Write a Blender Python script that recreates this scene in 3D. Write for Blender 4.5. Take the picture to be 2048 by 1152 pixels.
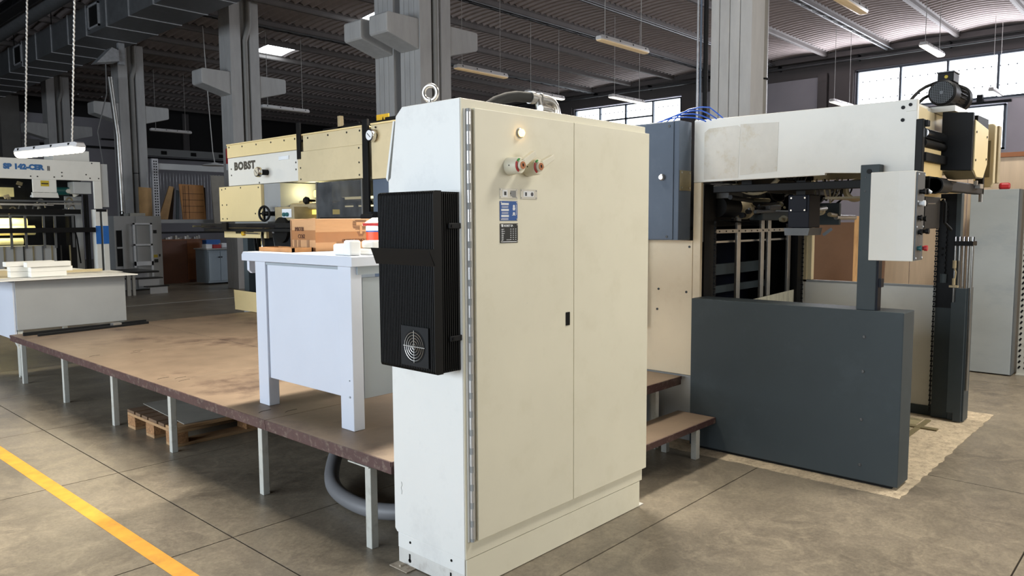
import bpy, bmesh, math, random
from mathutils import Vector, Matrix
random.seed(7)
for o in list(bpy.data.objects): bpy.data.objects.remove(o, do_unlink=True)
S = bpy.context.scene
COL = S.collection
# ------------------------------------------------------------------ camera
F_PX, PITCH, ROLL, AZ, CAM_H = 1517.4, math.radians(4.985), math.radians(0.324), math.radians(42.64), 1.6
fw = Vector((math.cos(AZ)*math.cos(PITCH), math.sin(AZ)*math.cos(PITCH), -math.sin(PITCH)))
r0 = Vector((math.sin(AZ), -math.cos(AZ), 0)); u0 = r0.cross(fw)
rt = r0*math.cos(ROLL)-u0*math.sin(ROLL); up = u0*math.cos(ROLL)+r0*math.sin(ROLL)
cd = bpy.data.cameras.new('camera'); cam = bpy.data.objects.new('camera', cd); COL.objects.link(cam)
cd.sensor_width = 36; cd.lens = F_PX/2048*36; cd.clip_start = .05; cd.clip_end = 200
cam.matrix_world = Matrix(((rt.x, up.x, -fw.x, 0), (rt.y, up.y, -fw.y, 0), (rt.z, up.z, -fw.z, CAM_H), (0, 0, 0, 1)))
S.camera = cam
# ------------------------------------------------------------------ light
w = bpy.data.worlds.new('world'); S.world = w; w.use_nodes = True
w.node_tree.nodes['Background'].inputs[0].default_value = (.75, .85, 1, 1)
w.node_tree.nodes['Background'].inputs[1].default_value = .3
S.view_settings.view_transform = 'Standard'; S.view_settings.look = 'None'
S.view_settings.gamma = 1; S.view_settings.use_curve_mapping = False
S.view_settings.exposure = 0.12
def area(name, loc, to, sx, sy, power, col, spread=180):
    l = bpy.data.lights.new(name, 'AREA'); l.shape = 'RECTANGLE'; l.size = sx; l.size_y = sy
    l.energy = power; l.color = col; l.spread = math.radians(spread)
    o = bpy.data.objects.new(name, l); COL.objects.link(o); o.location = loc
    o.rotation_euler = (Vector(to)-Vector(loc)).to_track_quat('-Z', 'Y').to_euler()
    return o
area('daylight_left_openings', (-8.4, 7, 2.6), (10, 7, 1.8), 16, 3.2, 1600, (.80, .90, 1))
area('warm_fill_near', (6.0, -4.5, 3.0), (3.6, 4, 1.0), 6, 2.4, 215, (1, .97, .90))  # added warm fill inside the hall for the door faces, no opening here
area('roof_skylight', (6.6, -.4, 6.6), (6.0, 0.3, 0), 1.3, 1.3, 330, (1, .95, .85))
area('fill_over_platform', (5.4, 4.6, 4.85), (3.2, 4.6, 0), .35, 6.4, 490, (1, .93, .80), 115)  # unseen strip source, added to brighten the floor beside the platform
area('daylight_right_windows', (25.5, 3, 5.7), (10, 3, 6.2), 15, 1.4, 750, (.93, .93, 1))
# ------------------------------------------------------------------ materials
def lin(c):
    f = lambda v: v/12.92 if v <= .04045 else ((v+.055)/1.055)**2.4
    return tuple(f(v/255) for v in c)+(1,)
MATS = {}
LOWSPEC = {'black', 'black_metal', 'fin_black', 'navy_black', 'dark', 'slate', 'slate_box'}
def mat(name, rgb, rough=.5, metal=0, var=.06, scale=4, bump=0, bscale=60, spot=None, spot_amt=.5, spot_scale=3, emit=None, estr=0, stretch=None, alpha=None, trans=0):
    m = bpy.data.materials.new(name); m.use_nodes = True; n = m.node_tree.nodes; L = m.node_tree.links
    b = n['Principled BSDF']; c = lin(rgb)
    tc = n.new('ShaderNodeTexCoord'); mp = n.new('ShaderNodeMapping'); L.new(tc.outputs['Object'], mp.inputs[0])
    if stretch: mp.inputs['Scale'].default_value = stretch
    nz = n.new('ShaderNodeTexNoise'); nz.inputs['Scale'].default_value = scale; nz.inputs['Detail'].default_value = 6; nz.inputs['Roughness'].default_value = .62
    L.new(mp.outputs[0], nz.inputs[0])
    cr = n.new('ShaderNodeValToRGB'); cr.color_ramp.elements[0].position = .3; cr.color_ramp.elements[1].position = .7
    cr.color_ramp.elements[0].color = tuple(max(0, v*(1-var*1.6)) for v in c[:3])+(1,)
    cr.color_ramp.elements[1].color = tuple(min(1, v*(1+var)) for v in c[:3])+(1,)
    L.new(nz.outputs[0], cr.inputs[0]); out = cr.outputs[0]
    if spot:
        n2 = n.new('ShaderNodeTexNoise'); n2.inputs['Scale'].default_value = spot_scale; n2.inputs['Detail'].default_value = 9; n2.inputs['Roughness'].default_value = .7
        L.new(mp.outputs[0], n2.inputs[0])
        r2 = n.new('ShaderNodeValToRGB'); r2.color_ramp.elements[0].position = .52; r2.color_ramp.elements[1].position = .68
        r2.color_ramp.elements[1].color = (spot_amt,)*3+(1,)
        L.new(n2.outputs[0], r2.inputs[0])
        mx = n.new('ShaderNodeMixRGB'); L.new(r2.outputs[0], mx.inputs[0]); L.new(out, mx.inputs[1]); mx.inputs[2].default_value = lin(spot); out = mx.outputs[0]
    L.new(out, b.inputs['Base Color'])
    b.inputs['Roughness'].default_value = rough; b.inputs['Metallic'].default_value = metal
    if bump:
        bn = n.new('ShaderNodeTexNoise'); bn.inputs['Scale'].default_value = bscale; bn.inputs['Detail'].default_value = 4; L.new(mp.outputs[0], bn.inputs[0])
        bp = n.new('ShaderNodeBump'); bp.inputs['Strength'].default_value = bump; bp.inputs['Distance'].default_value = .004
        L.new(bn.outputs[0], bp.inputs['Height']); L.new(bp.outputs[0], b.inputs['Normal'])
    if emit: b.inputs['Emission Color'].default_value = lin(emit); b.inputs['Emission Strength'].default_value = estr
    if alpha is not None: b.inputs['Alpha'].default_value = alpha
    if trans: b.inputs['Transmission Weight'].default_value = trans
    if name in LOWSPEC: b.inputs['Specular IOR Level'].default_value = .18; b.inputs['Roughness'].default_value = max(rough, .5); b.inputs['Metallic'].default_value = 0
    MATS[name] = m; return m
def concrete_floor(name, rgb, dark, light, rough):
    m = mat(name, rgb, rough=rough, var=.2, scale=1.3, spot=dark, spot_amt=.75, spot_scale=1.1, bump=.12, bscale=22)
    n = m.node_tree.nodes; L = m.node_tree.links; b = n['Principled BSDF']
    src = b.inputs['Base Color'].links[0].from_socket; mp = [x for x in n if x.type == 'MAPPING'][0]
    n3 = n.new('ShaderNodeTexNoise'); n3.inputs['Scale'].default_value = 5; n3.inputs['Detail'].default_value = 10; n3.inputs['Roughness'].default_value = .75; n3.inputs['Distortion'].default_value = 1.2
    L.new(mp.outputs[0], n3.inputs[0]); r = n.new('ShaderNodeValToRGB'); r.color_ramp.elements[0].position = .45; r.color_ramp.elements[1].position = .72; r.color_ramp.elements[1].color = (.6, .6, .6, 1)
    L.new(n3.outputs[0], r.inputs[0]); mx = n.new('ShaderNodeMixRGB'); L.new(r.outputs[0], mx.inputs[0]); L.new(src, mx.inputs[1]); mx.inputs[2].default_value = lin(light)
    L.new(mx.outputs[0], b.inputs['Base Color'])
    n4 = n.new('ShaderNodeTexNoise'); n4.inputs['Scale'].default_value = 45; n4.inputs['Detail'].default_value = 8; n4.inputs['Roughness'].default_value = .8
    L.new(mp.outputs[0], n4.inputs[0]); r4 = n.new('ShaderNodeValToRGB'); r4.color_ramp.elements[0].position = .35; r4.color_ramp.elements[1].position = .65
    r4.color_ramp.elements[0].color = (.74, .73, .72, 1); r4.color_ramp.elements[1].color = (1.14, 1.13, 1.1, 1); L.new(n4.outputs[0], r4.inputs[0])
    mu = n.new('ShaderNodeMixRGB'); mu.blend_type = 'MULTIPLY'; mu.inputs[0].default_value = 1; L.new(mx.outputs[0], mu.inputs[1]); L.new(r4.outputs[0], mu.inputs[2]); L.new(mu.outputs[0], b.inputs['Base Color'])
    rr = n.new('ShaderNodeMapRange'); rr.inputs[3].default_value = rough-.1; rr.inputs[4].default_value = rough+.14; L.new(n3.outputs[0], rr.inputs[0]); L.new(rr.outputs[0], b.inputs['Roughness'])
    return m
concrete_floor('floor', (130, 121, 107), (90, 83, 74), (170, 159, 138), .36)
mat('patch', (188, 172, 146), .85, var=.2, scale=14, spot=(112, 98, 84), spot_amt=.8, spot_scale=40, bump=.6, bscale=90)
mat('pit', (150, 140, 108), .6, var=.15, scale=5, spot=(60, 54, 44), spot_amt=.8, spot_scale=6)
mat('yellow_paint', (218, 156, 56), .6, var=.1, scale=9, spot=(178, 128, 62), spot_amt=.5, spot_scale=7)
mat('joint', (58, 52, 46), .9)
mat('white_paint', (200, 196, 186), .6, var=.1)
mat('cream', (230, 226, 206), .42, var=.025, scale=2, spot=(216, 211, 188), spot_amt=.35, spot_scale=5)
mat('cream_cool', (222, 222, 218), .42, var=.02, scale=2, spot=(196, 196, 194), spot_amt=.4, spot_scale=4)  # same paint as the doors, cool daylight tint put into the colour
mat('scuffed', (204, 202, 196), .6, var=.06, scale=6, spot=(140, 128, 118), spot_amt=.5, spot_scale=9)
mat('rusty', (168, 156, 138), .7, var=.14, scale=18, spot=(104, 78, 58), spot_amt=.9, spot_scale=30)
mat('hinge', (205, 205, 205), .3, metal=.6, var=.05)
mat('steel', (176, 174, 170), .3, metal=.85, var=.08, scale=8)
mat('chrome', (205, 205, 205), .12, metal=1, var=.02)
mat('galvanised', (84, 86, 88), .45, metal=.3, var=.12, scale=7)
mat('galvanised_light', (176, 178, 182), .35, metal=.5, var=.12, scale=12)
mat('black', (14, 14, 15), .42, var=.1)
mat('black_metal', (22, 23, 25), .35, metal=.3, var=.15, scale=8)
mat('fin_black', (20, 20, 20), .38, metal=.2, var=.2, scale=5, stretch=(1, 1, .2))
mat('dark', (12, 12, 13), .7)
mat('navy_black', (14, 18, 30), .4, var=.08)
mat('slate', (66, 74, 78), .36, var=.04, scale=2, spot=(80, 89, 94), spot_amt=.3, spot_scale=3)
mat('slate_box', (86, 97, 112), .42, var=.04, scale=3, spot=(98, 108, 122), spot_amt=.3, spot_scale=6)
mat('bench_blue', (200, 205, 216), .42, var=.02, scale=2)
mat('bench_grey', (150, 158, 164), .45, var=.03, scale=2)
mat('press_cream', (236, 214, 160), .42, var=.03, scale=2, spot=(222, 198, 146), spot_amt=.4, spot_scale=4)
mat('press_cream_dull', (214, 198, 160), .45, var=.04, scale=2, spot=(196, 180, 142), spot_amt=.4, spot_scale=5)
mat('press_white', (226, 224, 216), .42, var=.02, scale=2, spot=(208, 206, 198), spot_amt=.35, spot_scale=3)
mat('residue', (212, 208, 198), .6, var=.06, scale=5, spot=(186, 168, 128), spot_amt=.5, spot_scale=8)
mat('box_cream', (226, 210, 180), .45, var=.03, scale=1.5, spot=(206, 186, 152), spot_amt=.4, spot_scale=2.5)
mat('grey_paint', (150, 152, 152), .45, var=.03, scale=3)
mat('grey_cab', (176, 178, 178), .45, var=.03, scale=3)
mat('plat_top', (124, 106, 88), .5, var=.2, scale=1.4, spot=(74, 57, 48), spot_amt=.9, spot_scale=1.5, bump=.2, bscale=40)
mat('plat_edge', (78, 54, 52), .5, var=.15, scale=8, spot=(150, 138, 124), spot_amt=.5, spot_scale=24)
mat('leg_paint', (188, 188, 180), .5, var=.05, scale=6, spot=(150, 146, 134), spot_amt=.5, spot_scale=14)
mat('pallet_wood', (176, 140, 100), .75, var=.18, scale=5, stretch=(1, 6, 6), spot=(120, 88, 60), spot_amt=.6, spot_scale=5, bump=.3)
mat('pallet_dark', (112, 88, 66), .8, var=.2, scale=5, bump=.3)
mat('chip_block', (160, 118, 78), .8, var=.35, scale=60, bump=.5)
mat('board_grey', (150, 146, 136), .7, var=.08, scale=4)
mat('carton', (196, 150, 104), .7, var=.05, scale=6, stretch=(1, 1, 6))
mat('carton_dark', (150, 112, 78), .75, var=.08, scale=6)
mat('carton_ink', (92, 58, 44), .8, var=.1)
mat('tape', (170, 120, 78), .25, var=.05)
mat('brown_kraft', (112, 86, 68), .7, var=.08, scale=4, spot=(104, 78, 58), spot_amt=.5, spot_scale=4)
mat('light_wood', (214, 192, 166), .6, var=.06, scale=3, stretch=(3, 6, .5))
mat('light_timber', (214, 172, 122), .6, var=.14, scale=4, stretch=(4, 6, .6), spot=(150, 104, 64), spot_amt=.5, spot_scale=5)
mat('die_board', (182, 128, 74), .6, var=.14, scale=3, stretch=(3, 3, .6))
mat('die_edge', (70, 50, 34), .7)
mat('ply', (176, 140, 92), .6, var=.14, scale=3)
mat('brown_counter', (132, 80, 42), .45, var=.12, scale=3, stretch=(3, 3, .4))
mat('brown_dark', (92, 54, 34), .45, var=.12, scale=3)
mat('blue_cab', (156, 172, 184), .5, var=.03)
mat('column', (164, 163, 162), .75, var=.08, scale=3, bump=.25, bscale=40, stretch=(2, 2, .4))
mat('column_dark', (112, 110, 106), .75, var=.08, scale=3)
mat('downpipe', (128, 126, 122), .5, var=.06, scale=3)
mat('roof_sheet', (184, 172, 170), .7, var=.08, scale=3, spot=(150, 138, 134), spot_amt=.4, spot_scale=2)
mat('purlin', (98, 93, 91), .7, var=.08, scale=3)
mat('wall_light', (160, 158, 164), .8, var=.04, scale=1)
mat('wall_dark', (92, 88, 88), .8, var=.05, scale=1)
mat('wall_black', (34, 33, 34), .8, var=.08, scale=1)
mat('wall_white', (206, 202, 210), .7, var=.03, scale=1)
mat('wood_rail', (150, 96, 60), .6)
mat('locker', (166, 174, 178), .45, var=.05, scale=1.4, stretch=(1, 1, 2.2), spot=(136, 148, 160), spot_amt=.5, spot_scale=1.2)
mat('locker_side', (92, 98, 102), .5)
mat('pane', (235, 240, 245), .3, emit=(240, 246, 252), estr=5.0)
mat('skylight', (240, 245, 248), .3, emit=(236, 246, 252), estr=9)
mat('window_frame', (70, 78, 88), .5, metal=.3)
mat('lamp_body', (214, 212, 212), .45, var=.03)
mat('lamp_lit', (255, 250, 235), .3, emit=(255, 240, 205), estr=26)
mat('lamp_glow', (232, 214, 184), .3, emit=(255, 214, 150), estr=.18)
mat('lamp_on', (255, 250, 240), .3, emit=(255, 246, 226), estr=1.6)
mat('lamp_dim', (190, 186, 180), .3, var=.05)
mat('cable_white', (190, 188, 184), .6)
mat('cable_grey', (110, 110, 110), .6)
mat('chain', (196, 192, 186), .35, metal=.5, var=.15, scale=60)
mat('hose_grey', (112, 112, 114), .5, var=.05)
mat('hose_light', (176, 166, 140), .5)
mat('blue_tube', (40, 90, 190), .35)
mat('red', (176, 34, 40), .45)
mat('orange', (226, 76, 36), .45)
mat('green', (52, 150, 66), .45)
mat('teal', (26, 92, 96), .4)
mat('yellow', (226, 180, 40), .5)
mat('yellow_dull', (196, 170, 40), .5)
mat('copper', (156, 98, 60), .4, metal=.4)
mat('sign_blue', (22, 82, 158), .4)
mat('sign_white', (232, 236, 240), .5)
mat('band_blue', (34, 104, 184), .45)
mat('letter_blue', (36, 100, 158), .45)
mat('letter_grey', (70, 70, 74), .5)
mat('letter_black', (58, 54, 50), .5)
mat('plate_grey', (196, 192, 180), .35, metal=.3)
mat('plate_dark', (40, 40, 38), .35, metal=.3)
mat('amber', (255, 190, 90), .2, emit=(255, 196, 96), estr=7)
mat('amber_core', (255, 230, 170), .2, emit=(255, 232, 170), estr=12)
mat('machine_tan', (168, 152, 118), .5, var=.15, scale=6)
mat('machine_olive', (118, 108, 80), .5, var=.15, scale=6)
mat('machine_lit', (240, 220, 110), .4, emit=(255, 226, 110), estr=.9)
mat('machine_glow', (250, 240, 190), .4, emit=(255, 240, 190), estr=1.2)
mat('roll_cream', (236, 222, 160), .5, var=.1, scale=5)
mat('rubber', (22, 22, 22), .85)
mat('styrofoam', (236, 236, 234), .7, var=.02, bump=.2, bscale=60)
mat('white_card', (232, 230, 222), .6, var=.03)
mat('plank', (222, 204, 160), .6, var=.06, scale=3)
mat('acrylic', (96, 98, 100), .12, var=.3, scale=5, alpha=.55)
mat('stained', (196, 194, 176), .5, var=.1, scale=10, stretch=(8, 8, .5), spot=(90, 84, 70), spot_amt=.8, spot_scale=12)
mat('floor_far_line', (186, 184, 178), .6)
# ------------------------------------------------------------------ mesh builder
class B:
    def __init__(s): s.v = []; s.f = []
    def add(s, vs, fs):
        k = len(s.v); s.v += [tuple(v) for v in vs]; s.f += [tuple(i+k for i in f) for f in fs]; return s
    def box(s, x0, y0, z0, x1, y1, z1):
        if x0 > x1: x0, x1 = x1, x0
        if y0 > y1: y0, y1 = y1, y0
        if z0 > z1: z0, z1 = z1, z0
        return s.add([(x0,y0,z0),(x1,y0,z0),(x1,y1,z0),(x0,y1,z0),(x0,y0,z1),(x1,y0,z1),(x1,y1,z1),(x0,y1,z1)],
            [(0,3,2,1),(4,5,6,7),(0,1,5,4),(1,2,6,5),(2,3,7,6),(3,0,4,7)])
    def obox(s, c, sx, sy, sz, rot=(0,0,0)):
        from mathutils import Euler
        R = Euler(rot).to_matrix(); b = B().box(-sx/2,-sy/2,-sz/2,sx/2,sy/2,sz/2)
        return s.add([tuple(R@Vector(v)+Vector(c)) for v in b.v], b.f)
    def cyl(s, p0, p1, r, n=16, r2=None, caps=True):
        p0 = Vector(p0); p1 = Vector(p1); r2 = r if r2 is None else r2
        d = (p1-p0).normalized(); a = d.orthogonal().normalized(); c = d.cross(a)
        vs = []
        for p, q in ((p0, r), (p1, r2)):
            for i in range(n):
                t = 2*math.pi*i/n; vs.append(tuple(p+(a*math.cos(t)+c*math.sin(t))*q))
        fs = [(i, (i+1) % n, n+(i+1) % n, n+i) for i in range(n)]
        if caps: fs += [tuple(range(n))[::-1], tuple(range(n, 2*n))]
        return s.add(vs, fs)
    def tube(s, pts, r, n=10, smooth=0):
        P = [Vector(p) for p in pts]
        for _ in range(smooth):
            Q = [P[0]]
            for a, b in zip(P, P[1:]): Q += [a*.75+b*.25, a*.25+b*.75]
            P = Q+[P[-1]]
        vs = []; ref = None
        for i, p in enumerate(P):
            d = (P[min(i+1, len(P)-1)]-P[max(i-1, 0)]).normalized()
            if ref is None: ref = d.orthogonal().normalized()
            ref = (ref-d*ref.dot(d)).normalized(); c = d.cross(ref)
            rr = r[i] if isinstance(r, list) else r
            for k in range(n):
                t = 2*math.pi*k/n; vs.append(tuple(p+(ref*math.cos(t)+c*math.sin(t))*rr))
        fs = []
        for i in range(len(P)-1):
            for k in range(n): fs.append((i*n+k, i*n+(k+1) % n, (i+1)*n+(k+1) % n, (i+1)*n+k))
        fs += [tuple(range(n))[::-1], tuple(range((len(P)-1)*n, len(P)*n))]
        return s.add(vs, fs)
    def prism(s, poly, ax, a, b):
        n = len(poly)
        def P(u, v, w): return {'x': (w, u, v), 'y': (u, w, v), 'z': (u, v, w)}[ax]
        vs = [P(u, v, a) for u, v in poly]+[P(u, v, b) for u, v in poly]
        fs = [(i, (i+1) % n, n+(i+1) % n, n+i) for i in range(n)]+[tuple(range(n))[::-1], tuple(range(n, 2*n))]
        return s.add(vs, fs)
    def torus(s, c, R, r, axis, n=28, m=10, t0=0, t1=2*math.pi):
        axis = Vector(axis).normalized(); a = axis.orthogonal().normalized(); b = axis.cross(a); c = Vector(c)
        full = abs(t1-t0-2*math.pi) < 1e-6; cnt = n if full else n+1; vs = []
        for i in range(cnt):
            t = t0+(t1-t0)*i/n; d = a*math.cos(t)+b*math.sin(t)
            for k in range(m):
                u = 2*math.pi*k/m; vs.append(tuple(c+d*(R+r*math.cos(u))+axis*r*math.sin(u)))
        fs = []
        for i in range(n):
            j = (i+1) % cnt
            for k in range(m): fs.append((i*m+k, j*m+k, j*m+(k+1) % m, i*m+(k+1) % m))
        return s.add(vs, fs)
    def lathe(s, c, axis, prof, n=24):
        axis = Vector(axis).normalized(); a = axis.orthogonal().normalized(); b = axis.cross(a); c = Vector(c); vs = []
        for h, r in prof:
            for k in range(n):
                t = 2*math.pi*k/n; vs.append(tuple(c+axis*h+(a*math.cos(t)+b*math.sin(t))*r))
        fs = []
        for i in range(len(prof)-1):
            for k in range(n): fs.append((i*n+k, i*n+(k+1) % n, (i+1)*n+(k+1) % n, (i+1)*n+k))
        fs += [tuple(range(n))[::-1], tuple(range((len(prof)-1)*n, len(prof)*n))]
        return s.add(vs, fs)
ORG = {}
def origin(o):
    while o is not None:
        if o.name in ORG: return ORG[o.name]
        o = o.parent
    return Vector((0, 0, 0))
def mesh(name, b, m, org):
    me = bpy.data.meshes.new(name)
    me.from_pydata([(v[0]-org[0], v[1]-org[1], v[2]-org[2]) for v in b.v], [], b.f)
    bm = bmesh.new(); bm.from_mesh(me); bmesh.ops.recalc_face_normals(bm, faces=bm.faces); bm.to_mesh(me); bm.free()
    if m: me.materials.append(MATS[m])
    return me
def smooth(me, ang=35):
    for p in me.polygons: p.use_smooth = True
    me.set_sharp_from_angle(angle=math.radians(ang))
def part(name, b, m, parent, bev=0, label=None, sm=False, kind=None):
    me = mesh(name, b, m, origin(parent))
    if sm: smooth(me)
    o = bpy.data.objects.new(name, me); COL.objects.link(o); o.parent = parent
    if bev: addbev(o, bev)
    if label: o['label'] = label
    if kind: o['kind'] = kind
    return o
def addbev(o, wd):
    md = o.modifiers.new('bevel', 'BEVEL'); md.width = wd; md.segments = 2; md.limit_method = 'ANGLE'; md.angle_limit = math.radians(40); md.harden_normals = False
def tag(o, label, cat, group=None):
    o['label'] = label; o['category'] = cat
    if group: o['group'] = group
    return o
def thing(name, label, cat, loc, group=None):
    o = bpy.data.objects.new(name, None); COL.objects.link(o); o.location = loc; o.empty_display_size = .1
    ORG[o.name] = Vector(loc); return tag(o, label, cat, group)
def solo(name, b, m, label, cat, loc, group=None, bev=0, sm=False):
    me = mesh(name, b, m, loc)
    if sm: smooth(me)
    o = bpy.data.objects.new(name, me); COL.objects.link(o); o.location = loc; ORG[o.name] = Vector(loc)
    if bev: addbev(o, bev)
    return tag(o, label, cat, group)
def struct(name, b, m, bev=0, loc=(0, 0, 0)):
    o = bpy.data.objects.new(name, mesh(name, b, m, loc) if b else None); COL.objects.link(o); o.location = loc; ORG[o.name] = Vector(loc); o['kind'] = 'structure'
    if bev: addbev(o, bev)
    return o
def copy_tree(o, loc=None, label=None, parent=None):
    c = o.copy(); COL.objects.link(c)
    if parent: c.parent = parent
    if loc is not None: c.location = loc
    if label: c['label'] = label
    for ch in list(o.children): copy_tree(ch, parent=c)
    return c
def text(name, s, size, pos, face, m, parent, off=0, sx=1, depth=.001, align='LEFT', label=None, space=1):
    cu = bpy.data.curves.new('t', 'FONT'); cu.body = s; cu.size = size; cu.offset = off; cu.extrude = depth; cu.align_x = align; cu.space_character = space; cu.resolution_u = 3
    t = bpy.data.objects.new('t', cu); COL.objects.link(t)
    me = bpy.data.meshes.new_from_object(t.evaluated_get(bpy.context.evaluated_depsgraph_get()))
    COL.objects.unlink(t); bpy.data.objects.remove(t)
    org = origin(parent)
    for v in me.vertices:
        x, y, z = v.co.x*sx, v.co.y, v.co.z
        if face == '-x': p = (pos[0]-z, pos[1]-x, pos[2]+y)
        else: p = (pos[0]+x, pos[1]-z, pos[2]+y)
        v.co = Vector(p)-org
    me.name = name; me.materials.clear(); me.materials.append(MATS[m])
    o = bpy.data.objects.new(name, me); COL.objects.link(o); o.parent = parent
    if label: o['label'] = label
    return o
def screws_x(b, x, pts, r=.008):
    for y, z in pts: b.cyl((x, y, z), (x-.004, y, z), r, 8)
    return b
def screws_y(b, y, pts, r=.006):
    for x, z in pts: b.cyl((x, y, z), (x, y-.004, z), r, 8)
    return b
exec_order = []
# ================================================================== SETTING
XW, YW, X0, Y0, ZC = 26.0, 37.8, -9.0, -9.0, 6.92
floor = struct('floor', B().box(X0, Y0, -.2, XW, YW, -.012), 'joint')
def proto(name, b, m, parent, bev=0, loc=(0, 0, 0)):
    me = mesh(name, b, m, (0, 0, 0)); o = bpy.data.objects.new(name, me); COL.objects.link(o); o.parent = parent; o.location = loc
    if bev: addbev(o, bev)
    return o
def rep(o, loc, rot=None):
    c = o.copy(); COL.objects.link(c); c.location = loc
    if rot: c.rotation_euler = rot
    return c
xs = [1.79+3.4*k for k in range(-4, 8)]; xs = [max(X0, x) for x in xs]; xs = sorted(set(min(XW, x) for x in xs))
ys = [3.6+1.51*k for k in range(-8, 12)]+[20.21+5.86*k for k in range(1, 4)]; ys = [Y0]+[y for y in ys if y > Y0+.2 and y < YW-.5]+[YW]
g = .004
for i in range(len(xs)-1):
    for j in range(len(ys)-1):
        me = mesh('floor_slab', B().box(xs[i]+g, ys[j]+g, -.012, xs[i+1]-g, ys[j+1]-g, 0), 'floor', (0, 0, 0))
        o = bpy.data.objects.new('floor_slab', me); COL.objects.link(o); o.parent = floor
# foundation patch round the delivery unit with an uneven border
def ragged(pts, amp, step=.05, seed=1):
    R = random.Random(seed); out = []
    for (a, b), (c, d) in zip(pts, pts[1:]+pts[:1]):
        L = math.hypot(c-a, d-b); n = max(2, int(L/step))
        for k in range(n):
            t = k/n; e = R.uniform(-amp, amp) if k else 0
            out.append((a+(c-a)*t+(d-b)/L*e, b+(d-b)*t-(c-a)/L*e))
    return out
part('concrete_patch', B().prism(ragged([(4.615, 1.235), (7.16, 1.235), (7.16, 3.1), (4.615, 3.1)], .008), 'z', .0002, .0025), 'patch', floor)
pit = B().box(5.0, 1.62, .003, 6.62, 3.0, .006)
part('machine_bed', pit, 'pit', floor)
part('bed_rail', B().box(5.05, 1.56, .004, 6.6, 1.60, .012).box(5.9, 1.6, .006, 5.94, 2.6, .012).box(6.3, 1.45, .004, 6.36, 2.9, .014), 'machine_olive', floor)
part('painted_line', B().add([(1.29,1.0,.0008),(1.385,1.0,.0008),(1.482,3.3,.0008),(1.40,3.3,.0008)], [(0,1,2,3)]).add([(1.40,3.3,.0008),(1.482,3.3,.0008),(1.442,6.4,.0008),(1.352,6.4,.0008)], [(0,1,2,3)]).add([(1.352,6.4,.0008),(1.442,6.4,.0008),(1.43,16,.0008),(1.34,16,.0008)], [(0,1,2,3)]), 'yellow_paint', floor, label='yellow painted floor line')
part('marking_strip', B().box(3, 15.45, 0, 9, 15.52, .001), 'floor_far_line', floor, label='thin pale line across the far floor')
# ---- walls
wl = struct('wall_left', B().box(X0-.3, Y0, 0, X0, YW, 7.4), 'wall_light')
wn = struct('wall_near', B().box(X0, Y0-.3, 0, XW, Y0, 7.4), 'wall_dark')
wf = struct('wall_far', B().box(X0, YW, 0, 14.4, YW+.3, 7.4), 'wall_light')
part('dark_band', B().box(X0, YW-.05, 6.42, 14.4, YW, 7.4), 'wall_black', wf)
part('unlit_hall_panel', B().box(14.4, YW, 5.2, XW, YW+.3, 7.4), 'wall_black', wf)  # flat black panel, its colour stands for the unlit hall beyond
part('lower_wall', B().box(14.4, YW, 0, XW, YW+.3, 5.2), 'wall_light', wf)
part('recess_post', B().box(17.0, YW-.12, 5.2, 17.3, YW-.02, 7.0).box(20.4, YW-.12, 5.2, 20.7, YW-.02, 7.0), 'wall_dark', wf)
part('wall_rail', B().box(9.8, YW-.2, 5.05, 26, YW-.1, 5.15).box(13.2, YW-.2, 5.45, 14.6, YW-.1, 5.52).box(14.9, YW-.2, 4.72, 26, YW-.1, 4.80), 'black_metal', wf)
part('wall_beam', B().box(14.4, YW-.3, 4.85, 26, YW, 5.2), 'grey_paint', wf)
br = B()
for k in range(7): br.box(15.8+k*1.45, YW-.36, 4.93, 16.05+k*1.45, YW-.3, 5.1)
part('fixing_bracket', br, 'black', wf, kind='stuff')
wr = struct('wall_right', B().box(XW, Y0, 0, XW+.3, YW, 3.6).box(XW, 9.9, 3.6, XW+.3, 14.35, 7.4).box(XW, 8.75, 3.6, XW+.3, 9.9, 7.4).box(XW, 14.35, 3.6, XW+.3, 15.07, 7.4)
    .box(XW, 20.24, 3.6, XW+.3, YW, 7.4).box(XW, Y0, 6.4, XW+.3, 8.75, 7.4).box(XW, 15.07, 6.35, XW+.3, 20.24, 7.4).box(XW, 15.07, 3.6, XW+.3, 20.24, 5.0)
    .box(XW, Y0, 4.95, XW+.3, 8.75, 5.08).box(XW, Y0, 3.6, XW+.3, 4.52, 4.95).box(XW, 6.7, 3.6, XW+.3, 8.75, 4.95), 'wall_white')
part('wall_band', B().box(XW-.06, Y0, 6.42, XW, 8.75, 7.4).box(XW-.06, 14.35, 6.37, XW, 37.8, 7.4).box(XW-.06, 8.75, 6.35, XW, 14.35, 7.4), 'wall_dark', wr)
part('pilaster', B().box(XW-.16, 8.78, 3.7, XW-.01, 9.55, 6.42), 'wall_dark', wr)
part('pilaster', B().box(XW-.22, 9.6, 3.7, XW-.01, 9.9, 6.42), 'wall_dark', wr)
part('pilaster', B().box(XW-.16, 14.4, 3.7, XW-.01, 15.03, 6.42), 'wall_dark', wr)
part('pilaster', B().box(XW-.16, 20.3, 0, XW-.01, 24, 6.42), 'wall_dark', wr)
part('wall_panel', B().box(XW-.08, 9.95, 3.7, XW-.01, 14.3, 6.34), 'wall_light', wr)
part('wall_pipe', B().cyl((XW-.28, Y0, 6.72), (XW-.28, YW, 6.72), .045, 10), 'galvanised', wr, sm=True)
part('wall_beam', B().box(XW-.35, Y0, 6.86, XW-.02, YW, 7.02), 'wall_dark', wr)
pipeb = B()
for k in range(17): pipeb.box(XW-.3, -7+k*2.6, 6.68, XW-.06, -6.96+k*2.6, 6.9)
part('pipe_bracket', pipeb, 'black_metal', wr, kind='stuff')
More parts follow.
